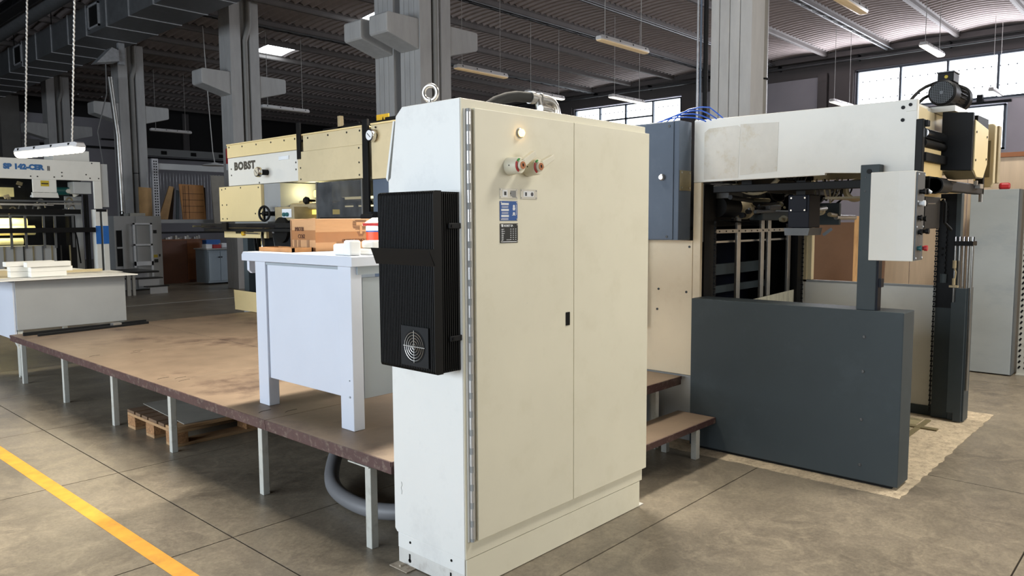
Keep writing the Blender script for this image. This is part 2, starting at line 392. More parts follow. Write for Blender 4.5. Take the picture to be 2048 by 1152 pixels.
# ---- windows
def window(n, y0, y1, z0, z1, ny, zsplit=None, dots=True, halfbay=None):
    f = B(); t = .05
    f.box(XW-.05, y0, z0, XW+.08, y0+t, z1).box(XW-.05, y1-t, z0, XW+.08, y1, z1).box(XW-.05, y0, z0, XW+.08, y1, z0+t).box(XW-.05, y0, z1-t, XW+.08, y1, z1)
    o = struct('window_%d' % n, f, 'window_frame', loc=(XW, (y0+y1)/2, z0))
    for i in range(1, ny):
        yy = y0+(y1-y0)*i/ny; part('mullion', B().box(XW-.03, yy-.03, z0+t, XW+.06, yy+.03, z1-t), 'window_frame', o)
    if zsplit: part('transom', B().box(XW-.03, halfbay or y0, zsplit-.03, XW+.06, y1-t, zsplit+.03), 'window_frame', o)
    for i in range(ny):
        a = y0+(y1-y0)*i/ny+.03; b = y0+(y1-y0)*(i+1)/ny-.03
        part('pane', B().box(XW+.07, a, z0+.03, XW+.09, b, z1-.03), 'pane', o)
    if dots:
        d = B()
        for z in dots:
            yy = y0+.2
            while yy < y1-.1: d.box(XW+.04, yy, z, XW+.066, yy+.035, z+.035); yy += .21
        part('fixing_stud', d, 'window_frame', o, kind='stuff')
    return o
window(1, -7, 8.72, 5.1, 6.38, 12, dots=(5.45, 6.0))
window(2, 15.1, 20.2, 5.0, 6.3, 4, zsplit=5.72, dots=(6.0,), halfbay=16.4)
window(3, 4.56, 6.66, 3.62, 4.92, 1, dots=None)
part('sliding_rail', B().box(XW-.25, 4.4, 4.93, XW-.15, 7.4, 5.0).box(XW-.3, 5.1, 4.97, XW-.12, 5.25, 5.2), 'black_metal', wr)
# ---- ceiling: shells of corrugated sheets between purlins
ceil = struct('ceiling', B().box(X0, Y0, 7.45, XW, YW, 7.6), 'purlin')
PY = [5.80+1.90*k for k in range(-7, 18)]
PY = [p for p in PY if p < YW]
pr = proto('purlin', B().prism([(-.035, 0), (.035, 0), (.06, .03), (.06, .12), (.10, .15), (.10, .17), (-.10, .17), (-.10, .15), (-.06, .12), (-.06, .03)], 'x', 0, XW-X0), 'purlin', ceil, loc=(X0, PY[0], 6.9))
for p in PY[1:]: rep(pr, (X0, p, 6.9))
SW, BAY = .95, 1.90
def sheet_mesh(flat=0):
    nx, ny = 24, 6; b = B(); vs = []
    for j in range(ny+1):
        t = j/ny
        for i in range(nx+1):
            u = i/nx; vs.append((.008+u*(SW-.016), t*BAY, .08*math.sin(math.pi*t)+.038*math.cos(u*4*2*math.pi)))
    for j in range(ny):
        for i in range(nx):
            k = j*(nx+1)+i; b.f.append((k, k+1, k+nx+2, k+nx+1))
    b.v = vs; return b
me_sheet = bpy.data.meshes.new('roof_sheet'); sb = sheet_mesh(); me_sheet.from_pydata(sb.v, [], sb.f); me_sheet.materials.append(MATS['roof_sheet'])
for p in me_sheet.polygons: p.use_smooth = True
cells = []
for yi, p in enumerate(PY[:-1]):
    nx = int((XW-0.0)/SW)+1
    for i in range(nx):
        x = XW-(i+1)*SW
        if x < -4: continue
        c = Vector((x+SW/2, p+BAY/2, 7.2))-Vector((0, 0, CAM_H)); z = c.dot(fw)
        vis = False
        if z > .5:
            px = 1024+F_PX*c.dot(rt)/z; py = 576-F_PX*c.dot(up)/z
            vis = -60 < px < 2110 and -60 < py < 1200
        sky = (x <= 12.9 < x+SW) and (abs(p-15.3) < .1 or abs(p-21.0) < .1)
        cells.append((0 if vis else 1, c.length, x, p, sky))
cells.sort(); stuff = B(); n = 0
for v, d, x, p, sky in cells:
    if sky: continue
    if n < 300 and not v:
        o = bpy.data.objects.new('roof_sheet', me_sheet); COL.objects.link(o); o.parent = ceil; o.location = (x, p, 7.06); n += 1
    else: stuff.add([(a+x, b_+p, c+7.06) for a, b_, c in sb.v], sb.f)
part('far_roof_sheets', stuff, 'roof_sheet', ceil, kind='stuff')
for p in (PY[14], PY[17]):
    pass
for p in (15.30, 21.0):
    b = B(); ny = 6
    for j in range(ny):
        t0, t1 = j/ny, (j+1)/ny; z0 = 7.06+.08*math.sin(math.pi*t0); z1 = 7.06+.08*math.sin(math.pi*t1)
        b.add([(12.70, p+t0*BAY, z0), (13.65, p+t0*BAY, z0), (13.65, p+t1*BAY, z1), (12.70, p+t1*BAY, z1)], [(0, 1, 2, 3)])
    part('roof_light', b, 'skylight', ceil, label='bright translucent roof light')
# cable trays and conduits under some purlins
for p in (7.70, 13.40, 19.10):
    t = struct('trim_%d' % (1+int(p/6)), B().cyl((3, p-.16, 6.84), (XW-.4, p-.16, 6.84), .02, 8).cyl((3, p+.02, 6.86), (XW-.4, p+.02, 6.86), .035, 8), 'galvanised', loc=(3, p, 6.8))
    c = B(); x = 3
    while x < XW-1.2:
        c.tube([(x, p+.0, 6.84), (x+.35, p-.1, 6.79), (x+.7, p-.13, 6.83), (x+.72, p+.02, 6.86)], .008, 5); x += .72
    part('looped_cable', c, 'black', t, kind='stuff')
t = struct('trim_5', B().cyl((6, 11.50-.13, 6.86), (XW-.4, 11.50-.13, 6.86), .022, 8).cyl((6, 11.50-.2, 6.88), (XW-.4, 11.50-.2, 6.88), .014, 8), 'galvanised', loc=(6, 11.5, 6.8))
# ================================================================== COLUMNS
def column(yc, label, first=None, x=9.1, pipe=True, corb=True, near=False):
    h = 7.0; hw = .275
    t = thing('concrete_column', label, 'column', (x, yc, 0), 'concrete columns in a row down the hall')
    prof = [(x, yc-hw), (x+.02, yc-hw-.0), (x+.27, yc-hw), (x+.30, yc-hw+.12), (x+.48, yc-hw+.12), (x+.51, yc-hw), (x+.74, yc-hw), (x+.76, yc-hw+.02), (x+.76, yc+hw-.02), (x+.74, yc+hw),
            (x+.51, yc+hw), (x+.48, yc+hw-.12), (x+.30, yc+hw-.12), (x+.27, yc+hw), (x, yc+hw)]
    # fluted face towards -x : shallow grooves
    gro = [(x, yc+hw)]
    for g_ in (.16, .02, -.12): gro += [(x, yc+g_+.007), (x+.022, yc+g_), (x, yc+g_-.007)]
    prof = [(x, yc-hw)]+prof[2:-1]+gro
    if near: prof = [(x, yc-hw), (x+.36, yc-hw), (x+.36, yc+hw)]+gro
    part('shaft', B().prism(prof, 'z', 0, h), 'column', t)
    if pipe: part('downpipe', B().tube([(x+.40, yc-hw+.04, 0), (x+.40, yc-hw+.04, 6.0), (x+.46, yc-hw-.06, 6.35), (x+.46, yc-hw-.06, 6.95)], .065, 12), 'downpipe', t, sm=True)
    if pipe: part('pipe_clip', B().torus((x+.40, yc-hw+.04, 3.15), .072, .012, (0, 0, 1), 16, 6), 'black_metal', t)
    if corb:
        part('corbel', B().prism([(x-.72, 4.90), (x-.69, 4.87), (x-.0, 4.68), (x-.0, 5.22), (x-.69, 5.22), (x-.72, 5.19)], 'y', yc-.25, yc+.25), 'column', t, bev=.015)
        part('corbel', B().prism([(x+.76, 4.68), (x+1.45, 4.87), (x+1.48, 4.90), (x+1.48, 5.19), (x+1.45, 5.22), (x+.76, 5.22)], 'y', yc-.25, yc+.25), 'column', t, bev=.015)
    return t
c1 = column(4.60, 'grey fluted concrete column rising behind the white delivery unit, nearest of the row', pipe=False, near=True)
part('downpipe', B().cyl((9.585, 4.43, 0), (9.585, 4.43, 7), .095, 16), 'downpipe', c1, sm=True)
part('pipe_clip', B().torus((9.585, 4.43, 3.42), .10, .012, (0, 0, 1), 16, 6), 'black_metal', c1)
part('cable_conduit', B().cyl((9.05, 4.92, 0), (9.05, 4.92, 7), .03, 10), 'black', c1)
part('cable_conduit', B().cyl((9.04, 4.985, 0), (9.04, 4.985, 7), .014, 8), 'slate_box', c1, label='bluish grey air line')
part('cable_conduit', B().cyl((9.04, 5.03, 0), (9.04, 5.03, 7), .014, 8), 'galvanised_light', c1)
column(10.85, 'grey concrete column with corbel, right one of the close pair above the eye bolt')
column(11.60, 'grey concrete column with corbel, left one of the close pair', pipe=False)
c4 = column(17.75, 'grey concrete column with two corbels behind the left end of the cream press')
part('safety_sign', B().box(9.085, 17.55, 3.05, 9.098, 17.86, 3.42), 'red', c4, label='small red sign')
part('sign_base', B().box(9.084, 17.55, 2.9, 9.098, 17.86, 3.05), 'sign_white', c4, label='white strip under red sign')
column(24.65, 'grey concrete column with chrome flue pipe, left of the storage rack')
column(31.3, 'far grey concrete column behind the lit hanging lamp')
t = thing('concrete_column', 'farthest concrete column, at the left edge against the far wall', 'column', (9.1, 37.2, 0), 'concrete columns in a row down the hall')
part('shaft', B().box(9.1, 36.95, 0, 9.8, 37.5, 7), 'column_dark', t, bev=.02)
part('corbel', B().box(9.8, 37.0, 4.7, 10.5, 37.4, 5.2), 'column_dark', t, bev=.02)
solo('flue_pipe', B().tube([(8.86, 23.9, 1.85), (8.84, 23.92, 4.2), (8.7, 23.95, 5.88)], .075, 16), 'steel', 'tall shiny steel flue pipe in front of the fifth column', 'pipe', (8.72, 24.3, 1.85), sm=True)
# ================================================================== DUCTS
d = thing('air_duct', 'large rectangular galvanised ventilation duct hanging at upper left', 'duct', (7.05, 20, 5.9))
yy = 8.2; i = 0
segs = []
while yy < 33: segs.append((yy, min(33, yy+1.22))); yy += 1.22
for a, b_ in segs:
    part('duct_section', B().box(6.53, a+.012, 5.9, 7.6, b_-.012, 6.55), 'galvanised', d)
    i += 1
for a, b_ in segs:
    part('flange', B().box(6.51, a-.014, 5.885, 7.62, a+.014, 6.57), 'galvanised_light', d)
for a, b_ in segs[:8]:
    ym = (a+b_)/2; bb = B().add([(6.53, a+.03, 5.92), (6.53, b_-.03, 5.92), (6.53, b_-.03, 6.53), (6.53, a+.03, 6.53), (6.50, ym, 6.22)], [(0, 1, 4), (1, 2, 4), (2, 3, 4), (3, 0, 4)])
    part('cross_crease', bb, 'galvanised', d)
for y0, y1 in ((18.35, 19.0), (24.05, 24.75)):
    f = part('air_grille', B().box(6.49, y0, 5.98, 6.53, y0+.04, 6.5).box(6.49, y1-.04, 5.98, 6.53, y1, 6.5).box(6.49, y0, 5.98, 6.53, y1, 6.02).box(6.49, y0, 6.46, 6.53, y1, 6.5), 'galvanised_light', d)
    part('grille_void', B().box(6.515, y0+.04, 6.02, 6.529, y1-.04, 6.46), 'dark', f)
hg = B()
for k in range(8): hg.cyl((6.6, 9+k*3.2, 6.5), (6.6, 9+k*3.2, 7.0), .012, 6).cyl((7.5, 9+k*3.2, 6.5), (7.5, 9+k*3.2, 7.0), .012, 6)
part('hanger_rod', hg, 'black_metal', d, kind='stuff')
solo('round_duct', B().cyl((5.9, 10, 6.55), (5.9, 36, 6.55), .17, 20), 'galvanised', 'round spiral duct running above and left of the rectangular duct', 'duct', (5.9, 20, 6.5), sm=True)
fb = B().box(5.35, 10, 6.72, 5.6, 36, 6.78).box(5.35, 10, 6.5, 5.6, 36, 6.54)
for k in range(16): fb.obox((5.47, 11+k*1.6, 6.63), .05, .34, .03, (.6*(1 if k % 2 else -1), 0, 0))
solo('service_truss', fb, 'black_metal', 'dark steel service truss above the round duct at upper left', 'truss', (5.47, 20, 6.5))
solo('junction_box', B().box(6.12, 17.6, 6.60, 6.42, 18.1, 6.95), 'copper', 'brownish square box above the duct near the top left edge', 'box', (6.1, 17.8, 6.55))
# small hanging corbel-like heater behind duct
# ================================================================== LAMPS
def lamp(x, y, z, L, label, glow, along='x', cables=((.22,), (1.3,)), ztop=6.95, chain=False, group='hanging strip lamps'):
    t = thing('strip_lamp', label, 'lamp', (x, y, z), group)
    def P(u, v, w_): return (x+u, y+v, z+w_) if along == 'x' else (x+v*1.0+u*.0, y+u, z+w_)
    sec = [(-.075, .0), (-.085, .02), (-.06, .07), (.06, .07), (.085, .02), (.075, .0)]
    lo = [(-.08, .0), (-.072, -.035), (-.04, -.06), (.04, -.06), (.072, -.035), (.08, .0)]
    if not chain: lo = [(u*.98, w_*.45) for u, w_ in lo]; sec = [(u, w_*1.15) for u, w_ in sec]
    def ext(sec_, a, b_, sc=1):
        bb = B(); n = len(sec_); vs = []
        for u, s_ in ((a, .75), (a+.04, 1), (b_-.04, 1), (b_, .75)):
            for v, w_ in sec_: vs.append(P(u, v*s_, w_*(s_ if s_ < 1 else 1)))
        for r in range(3):
            for k in range(n): bb.f.append((r*n+k, r*n+(k+1) % n, (r+1)*n+(k+1) % n, (r+1)*n+k))
        bb.f += [tuple(range(n)), tuple(range(3*n, 4*n))]; bb.v = vs; return bb
    part('lamp_body', ext(sec, 0, L), 'lamp_body', t, sm=True)
    part('diffuser', ext(lo, .01, L-.01), glow, t, sm=True)
    cl = B()
    for k in range(4):
        u = .15+(L-.3)*k/3; q = P(u, -.072, .045); cl.obox(q, .022, .022, .03)
    part('clip', cl, 'black_metal', t, kind='stuff')
    for u in ((.2, L-.2)):
        p0 = P(u, 0, .07)
        if chain:
            bb = B(); zz = p0[2]; k = 0; dx, dy = cables[0 if u < L/2 else 1]
            H_ = ztop-zz; nl = 150
            for k in range(nl):
                f_ = k/nl
                c = (p0[0]+dx*f_, p0[1]+dy*f_, zz+H_*f_)
                bb.cyl((c[0]-.004+(.008 if k % 2 else 0), c[1], c[2]), (c[0]+.004-(.008 if k % 2 else 0), c[1], c[2]+H_/nl*1.15), .011, 6)
            part('hanging_chain', bb, 'chain', t)
        else:
            part('hanging_cable', B().cyl(p0, (p0[0], p0[1], ztop), .006, 6), 'cable_white', t)
    return t
lamp(11.25, 11.95, 4.85, 1.58, 'white strip lamp hanging above the cabinet, just right of the paired columns', 'lamp_glow')
lamp(11.30, 8.27, 4.85, 1.58, 'white strip lamp hanging high in front of the ribbed ceiling, left of the nearest column', 'lamp_glow')
lamp(16.65, 11.8, 4.85, 1.58, 'white strip lamp hanging in front of the high window, above the cabinet right corner', 'lamp_on')
lamp(11.2, 19.85, 4.85, 1.52, 'unlit strip lamp hanging above the cream press, below the roof light', 'lamp_dim')
lamp(11.2, 27.4, 4.85, 1.45, 'small far unlit strip lamp hanging in front of the unlit hall panel', 'lamp_dim')
lamp(11.85, 4.3, 4.9, 1.2, 'strip lamp cut off by the top edge, right of the nearest column', 'lamp_glow')
lamp(17.6, 4.62, 5.2, 1.5, 'lit strip lamp hanging in front of the long window, above the motor', 'lamp_on')
lamp(15.3, 13.55, 5.0, 1.58, 'lit strip lamp seen edge-on just above the cabinet hose', 'lamp_on')
lamp(21.6, 7.9, 4.85, 1.58, 'strip lamp half hidden behind the top edge of the white panel', 'lamp_on')
lamp(23.6, 4.5, 5.0, 1.3, 'faint far strip lamp in front of the long window at the right edge', 'lamp_dim')
ll = lamp(3.38, 10.72, 2.58, 1.58, 'brightly lit strip lamp on two chains over the left table', 'lamp_lit', along='y', chain=True, cables=((.12, -.35), (.12, -.35)), ztop=6.9, group=None)
ll.rotation_euler.z = .186; ll.location = (3.50, 10.70, 2.58)
for p in ((8.6, 24.0, 3.0), (11.9, 22.5, 3.3)):
    pass
dl = thing('pendant_cable', 'white drop cable with small oval lamp hanging before the storage rack', 'cable', (10.3, 20.5, 3.25))
part('cord', B().tube([(9.9, 20.5, 6.95), (9.98, 20.5, 5), (10.05, 20.5, 3.6), (10.1, 20.5, 3.25)], .012, 6), 'cable_white', dl)
part('lamp_head', B().lathe((10.1, 20.5, 3.2), (0, 0, 1), [(0, .35), (.03, .3), (.06, .12), (.09, .03)], 20), 'lamp_body', dl, sm=True)
solo('drop_cable', B().tube([(7.75, 21.5, 7.0), (7.72, 21.5, 5), (7.45, 21.5, 4.0), (7.55, 21.5, 3.1), (7.5, 21.5, 2.6)], .014, 6), 'cable_grey', 'grey drop cable hanging between the two far left columns', 'cable', (7.35, 21.5, 2.6))
uv = thing('wall_heater', 'small folded grey sheet metal hood hanging under the duct', 'hood', (6.9, 19.4, 5.3))
part('hood', B().prism([(6.75, 5.35), (7.25, 5.45), (7.25, 5.7), (7.1, 5.75)], 'y', 19.3, 19.7), 'galvanised_light', uv)
part('bracket', B().box(7.28, 19.4, 5.4, 7.42, 19.5, 5.95), 'galvanised_light', uv)
# ================================================================== CONTROL CABINET (foreground)
cx0, cx1, cy0, cy1 = 2.176, 3.554, 2.289, 2.763
t = thing('electrical_cabinet', 'tall cream two-door electrical cabinet with black cooler on its side, in the centre foreground', 'cabinet', (2.86, 2.53, 0))
CAB = t
part('body', B().prism([(cy0, .148), (cy0, 2.107), (cy1-.105, 2.107), (cy1-.06, 2.07), (cy1-.015, 1.80), (cy1, 1.79), (cy1, .165), (cy1-.015, .150)], 'x', cx0, cx1), 'cream_cool', t, bev=.003)
part('side_flange', B().prism([(cy1-.055, 2.05), (cy1-.045, 2.05), (cy1+.012, 1.80), (cy1, 1.785)], 'x', cx0-.004, cx0+.3), 'cream_cool', t)
part('front_frame', B().box(cx0+.004, cy0-.003, .150, cx1-.002, cy0+.001, 2.105), 'cream', t)
part('plinth', B().box(cx0+.002, cy0+.004, .078, cx1-.02, cy1-.02, .150), 'cream_cool', t, bev=.002)
part('base_frame', B().box(cx0+.006, cy0+.002, 0.004, cx1-.022, cy1-.018, .076), 'scuffed', t, bev=.002)
part('base_front', B().box(cx0+.01, cy0-.002, 0.004, cx1-.024, cy0+.003, .146), 'cream', t)
hb = B()
for y, z in ((2.655, .122), (2.375, .122)): hb.cyl((cx0+.004, y, z), (cx0-.0005, y, z), .006, 12)
hb.cyl((cx0+.008, 2.665, .03), (cx0+.0045, 2.665, .03), .0095, 12).box(cx0+.0045, 2.660, .03, cx0+.006, 2.670, .062)
hb.cyl((cx0+.008, 2.385, .03), (cx0+.0045, 2.385, .03), .0095, 12).box(cx0+.0045, 2.380, .03, cx0+.006, 2.390, .062)
part('keyhole_slot', hb, 'black', t)
fp = part('foot_plate', B().box(cx0-.05, cy1-.14, 0.001, cx0+.01, cy1-.015, .006), 'rusty', t, bev=.001)
part('foot_plate', B().box(cx0-.05, cy0-.0, 0.001, cx0+.006, cy0+.10, .006), 'rusty', t, bev=.001)
part('foot_bolt', B().cyl((cx0-.025, cy1-.07, .006), (cx0-.025, cy1-.07, .016), .011, 6), 'rusty', t)
part('foot_plate', B().box(cx1-.03, cy0-.0, 0.001, cx1+.02, cy0+.08, .006), 'scuffed', t)
xd = 2.906
def door(xa, xb):
    return B().box(xa, cy0-.022, .221, xb, cy0-.004, 2.070)
d1 = part('door', door(2.240, xd-.0015), 'cream', t, bev=.0025)
d2 = part('door', door(xd+.0015, 3.566), 'cream', t, bev=.0025)
part('door_lock', B().box(2.842, cy0-.026, 1.10, 2.872, cy0-.021, 1.165), 'black', d1, bev=.003)
# continuous hinge with alternating knuckles
part('hinge_leaf', B().box(2.193, cy0-.008, .225, 2.236, cy0-.004, 2.065), 'cream_cool', t)
hp = part('hinge_pin', B().cyl((2.211, cy0-.014, .225), (2.211, cy0-.014, 2.065), .0086, 12), 'grey_paint', t, sm=True)
kn = None
for k in range(23):
    z = .24+k*.080
    b = B().cyl((2.211, cy0-.014, z), (2.211, cy0-.014, z+.052), .0098, 12)
    if kn is None:
        kn = part('hinge_knuckle', b, 'hinge', t, sm=True); z_0 = z
    else:
        c = kn.copy(); COL.objects.link(c); c.location = (0, 0, z-z_0)
# eye bolt
eb = part('eye_bolt', B().torus((2.24, 2.54, 2.162), .032, .0095, (-.9, -.42, 0), 30, 10).cyl((2.24, 2.54, 2.107), (2.24, 2.54, 2.132), .012, 12).lathe((2.24, 2.54, 2.107), (0, 0, 1), [(0, .022), (.008, .020), (.014, .012)], 16), 'steel', t, sm=True)
# pilot light
pl_ = part('pilot_light', B().lathe((2.518, cy0-.022, 1.989), (0, -1, 0), [(0, .0215), (.006, .0215), (.008, .0185)], 24), 'steel', t, sm=True)
part('lens', B().lathe((2.518, cy0-.030, 1.989), (0, -1, 0), [(0, .0175), (.008, .017), (.013, .012), (.015, .004)], 24), 'amber', pl_, sm=True)
# rotary isolators
for i, (xx, zz, an) in enumerate(((2.452, 1.842, 32), (2.572, 1.842, 26))):
    yf = cy0-.022
    s_ = part('rotary_switch', B().lathe((xx, yf, zz), (0, -1, 0), [(0, .040), (.014, .040), (.018, .038), (.058, .036), (.062, .033)], 32), 'cream', t, sm=True)
    part('red_arc', B().tube([(xx+.0275*math.cos(math.radians(q)), yf-.0625, zz+.0275*math.sin(math.radians(q))) for q in range(148, 246, 8)], .0046, 6), 'red', s_, label='red arc')
    part('green_arc', B().tube([(xx+.0275*math.cos(math.radians(q)), yf-.0625, zz+.0275*math.sin(math.radians(q))) for q in range(104, 144, 8)], .0046, 6), 'green', s_, label='green arc')
    part('hub', B().lathe((xx, yf-.060, zz), (0, -1, 0), [(0, .022), (.014, .021), (.016, .019), (.0165, .0185)], 24), 'cream', s_, sm=True)
    part('hub_disc', B().lathe((xx, yf-.0765, zz), (0, -1, 0), [(0, .0165), (.0015, .0165)], 24), 'copper', s_)
    part('keyway', B().prism([(xx-.004, zz+.007), (xx+.004, zz+.007), (xx+.006, zz-.006), (xx-.002, zz-.004)], 'y', yf-.079, yf-.0782), 'black', s_)
    R = math.radians(an); dx, dz = math.cos(R), math.sin(R)
    part('lever', B().prism([(xx+dx*.02+dz*.016, zz+dz*.02-dx*.016), (xx+dx*.105+dz*.012, zz+dz*.105-dx*.012), (xx+dx*.110-dz*.012, zz+dz*.110+dx*.012), (xx+dx*.02-dz*.016, zz+dz*.02+dx*.016)], 'y', yf-.074, yf-.046), 'cream', s_, bev=.003)
    part('screw', B().cyl((xx-.0385, yf-.03, zz+.0), (xx-.0372, yf-.03, zz+.0), .003, 8), 'black', s_)
# plates
yf = cy0-.0225
def plate(x0, z0, x1, z1, m, nm='name_plate', label=None):
    p = part(nm, B().box(x0, yf-.0018, z0, x1, yf, z1), m, t, bev=.0006, label=label)
    r = .0032; part('rivet', B().cyl((x0+.006, yf, z0+.006), (x0+.006, yf-.0035, z0+.006), r, 8).cyl((x1-.006, yf, z0+.006), (x1-.006, yf-.0035, z0+.006), r, 8).cyl((x0+.006, yf, z1-.006), (x0+.006, yf-.0035, z1-.006), r, 8).cyl((x1-.006, yf, z1-.006), (x1-.006, yf-.0035, z1-.006), r, 8), 'steel', p, kind='stuff')
    return p
ys_ = yf-.0020
p = plate(2.386, 1.701, 2.500, 1.745, 'plate_grey', label='small pale plate with printed symbols')
part('symbol', B().box(2.402, ys_-.0004, 1.708, 2.434, ys_, 1.738), 'sign_white', p)
part('mark', B().box(2.412, ys_-.0008, 1.715, 2.426, ys_-.0004, 1.731).box(2.451, ys_-.0008, 1.720, 2.455, ys_-.0004, 1.728), 'plate_dark', p)
part('socket_shape', B().prism([(2.453, 1.712), (2.462, 1.712), (2.466, 1.706), (2.488, 1.706), (2.488, 1.736), (2.453, 1.736)], 'y', ys_-.0006, ys_), 'grey_paint', p)
p = plate(2.520, 1.701, 2.632, 1.745, 'plate_grey', label='second small pale plate with printed symbols')
part('symbol', B().box(2.538, ys_-.0004, 1.711, 2.608, ys_, 1.736), 'sign_white', p)
part('mark', B().box(2.548, ys_-.0008, 1.715, 2.561, ys_-.0004, 1.731).cyl((2.596, ys_, 1.723), (2.596, ys_-.0008, 1.723), .009, 12), 'letter_grey', p)
p = plate(2.386, 1.605, 2.498, 1.690, 'sign_blue', 'warning_plate', 'blue warning plate')
b = B()
for z in (1.673, 1.647, 1.621): b.box(2.393, ys_-.0006, z, 2.441, ys_, z+.009)
part('text_bar', b, 'sign_white', p)
b = B()
for z in (1.666, 1.661, 1.640, 1.635, 1.614, 1.609): b.box(2.396, ys_-.0006, z, 2.438, ys_, z+.002)
b.box(2.462, ys_-.0006, 1.628, 2.486, ys_, 1.630).box(2.488, ys_-.0006, 1.630, 2.490, ys_, 1.676)
part('text_line', b, 'sign_white', p)
part('pictogram', B().cyl((2.474, ys_, 1.668), (2.474, ys_-.0006, 1.668), .0065, 12).prism([(2.468, 1.650), (2.480, 1.650), (2.483, 1.662), (2.466, 1.662)], 'y', ys_-.0006, ys_).cyl((2.474, ys_, 1.636), (2.474, ys_-.0006, 1.636), .007, 12), 'sign_white', p)
p = plate(2.386, 1.508, 2.500, 1.593, 'plate_dark', 'rating_plate', 'black rating plate')
text('lettering', 'BOBST SA', .013, (2.410, ys_, 1.579), '-y', 'sign_white', p, off=.0004, depth=.0003)
part('emblem', B().box(2.394, ys_-.0005, 1.578, 2.405, ys_, 1.590), 'sign_white', p)
b = B()
for k in range(6):
    z = 1.567-k*.009
    b.box(2.394, ys_-.0005, z, 2.394+random.uniform(.012, .026), ys_, z+.002).box(2.394, ys_-.0005, z-.003, 2.394+random.uniform(.008, .018), ys_, z-.0015)
    for xx in (2.450, 2.466, 2.482): b.box(xx, ys_-.0005, z, xx+.007, ys_, z+.0025)
b.box(2.394, ys_-.0005, 1.512, 2.490, ys_, 1.515).box(2.425, ys_-.0005, 1.521, 2.450, ys_, 1.523)
part('text_line', b, 'sign_white', p)
sb_ = B()
part('scratch', B().box(2.56, cy0-.0224, 1.232, 2.566, cy0-.022, 1.234), 'scuffed', d1)
part('paint_crack', B().tube([(cx0-.0006, 2.71-.002, .34), (cx0-.0006, 2.706, .355), (cx0-.0006, 2.712, .37), (cx0-.0006, 2.704, .385), (cx0-.0006, 2.709, .40)], .0007, 4), 'joint', t)
# finned air cooler on the left side
ax, ay0, ay1, az0, az1 = 2.035, 2.300, 2.662, .975, 1.728
c = part('cooler', B().box(ax+.02, ay0+.012, az0+.012, cx0-.003, ay1-.012, az1-.012), 'black', t)
fin = None; nf = 34
for k in range(nf):
    y = ay0+.004+(ay1-ay0-.008)*k/(nf-1)
    prof = [(ax, az0+.014), (ax+.004, az0+.004), (ax+.014, az0), (ax+.045, az0), (ax+.045, az1), (ax+.014, az1), (ax+.004, az1-.004), (ax, az1-.014)]
    b = B().prism(prof, 'y', y-.0026, y+.0026)
    if fin is None: fin = part('fin', b, 'fin_black', c); fy = y
    else: q = fin.copy(); COL.objects.link(q); q.location = (0, y-fy, 0)
sf = None
for k in range(7):
    x = ax+.048+k*.0115
    b = B().box(x, ay0, az0+.004, x+.005, ay0+.02, az1-.004)
    part('side_rib', b, 'fin_black', c)
part('side_cover', B().box(ax+.128, ay0-.001, az0+.004, cx0-.003, ay0+.014, az1-.004), 'black', c)
part('top_cover', B().box(ax+.046, ay0+.002, az1-.012, cx0-.003, ay1-.002, az1-.004), 'black', c)
part('bottom_cover', B().box(ax+.046, ay0+.002, az0+.004, cx0-.003, ay1-.002, az0+.012), 'black', c)
part('deflector', B().prism([(ax-.030, 1.492), (ax-.026, 1.492), (ax+.002, 1.424), (ax-.002, 1.422)], 'y', ay0-.002, ay1+.016).prism([(ax-.030, 1.492), (ax+.004, 1.492), (ax+.002, 1.424)], 'y', ay0-.004, ay0-.001), 'black', c)
for z in (1.585, 1.118):
    part('mounting_strap', B().box(ax+.075, ay0-.010, z-.012, cx0+.002, ay0-.004, z+.012), 'black_metal', c, bev=.004)
    part('strap_screw', B().cyl((ax+.092, ay0-.010, z), (ax+.092, ay0-.014, z), .006, 10), 'black', c)
fy0, fy1, fz0, fz1 = 2.336, 2.512, .998, 1.168; fc = ((fy0+fy1)/2, (fz0+fz1)/2)
f = part('fan_guard', B().box(ax-.006, fy0, fz0, ax-.002, fy1, fz1), 'black_metal', c, bev=.003)
part('fan_hole', B().cyl((ax-.006, fc[0], fc[1]), (ax-.0068, fc[0], fc[1]), .069, 32), 'dark', f)
b = B()
for r in (.012, .024, .036, .048, .060): b.torus((ax-.009, fc[0], fc[1]), r, .0016, (1, 0, 0), 28, 5)
b.box(ax-.010, fc[0]-.068, fc[1]-.0015, ax-.007, fc[0]+.068, fc[1]+.0015).box(ax-.010, fc[0]-.0015, fc[1]-.068, ax-.007, fc[0]+.0015, fc[1]+.068)
part('guard_ring', b, 'steel', f)
# pipework on the top / behind
pp = thing('pipe_elbow', 'grey metal pipe elbows and black hose rising behind the top of the cream cabinet', 'pipe', (3.640, 2.95, 2.155))
part('elbow', B().tube([(3.390, 2.95, 2.317), (3.470, 2.95, 2.317), (3.530, 2.95, 2.317), (3.580, 2.95, 2.300), (3.605, 2.95, 2.255), (3.610, 2.95, 2.205), (3.610, 2.95, 1.900)], .030, 16, 1), 'steel', pp, sm=True)
part('collar', B().cyl((3.360, 2.95, 2.317), (3.395, 2.95, 2.317), .036, 16).cyl((3.445, 2.95, 2.317), (3.460, 2.95, 2.317), .036, 16).cyl((3.610, 2.95, 2.185), (3.610, 2.95, 2.215), .035, 16).cyl((3.520, 2.90, 2.155), (3.520, 2.90, 2.255), .028, 14), 'steel', pp, sm=True, kind='stuff')
part('lower_elbow', B().tube([(3.400, 2.90, 2.250), (3.460, 2.90, 2.250), (3.510, 2.90, 2.240), (3.530, 2.90, 2.205), (3.530, 2.90, 1.900)], .024, 14, 1), 'steel', pp, sm=True)
part('branch', B().cyl((3.425, 2.94, 2.317), (3.425, 2.92, 2.235), .022, 12), 'steel', pp, sm=True)
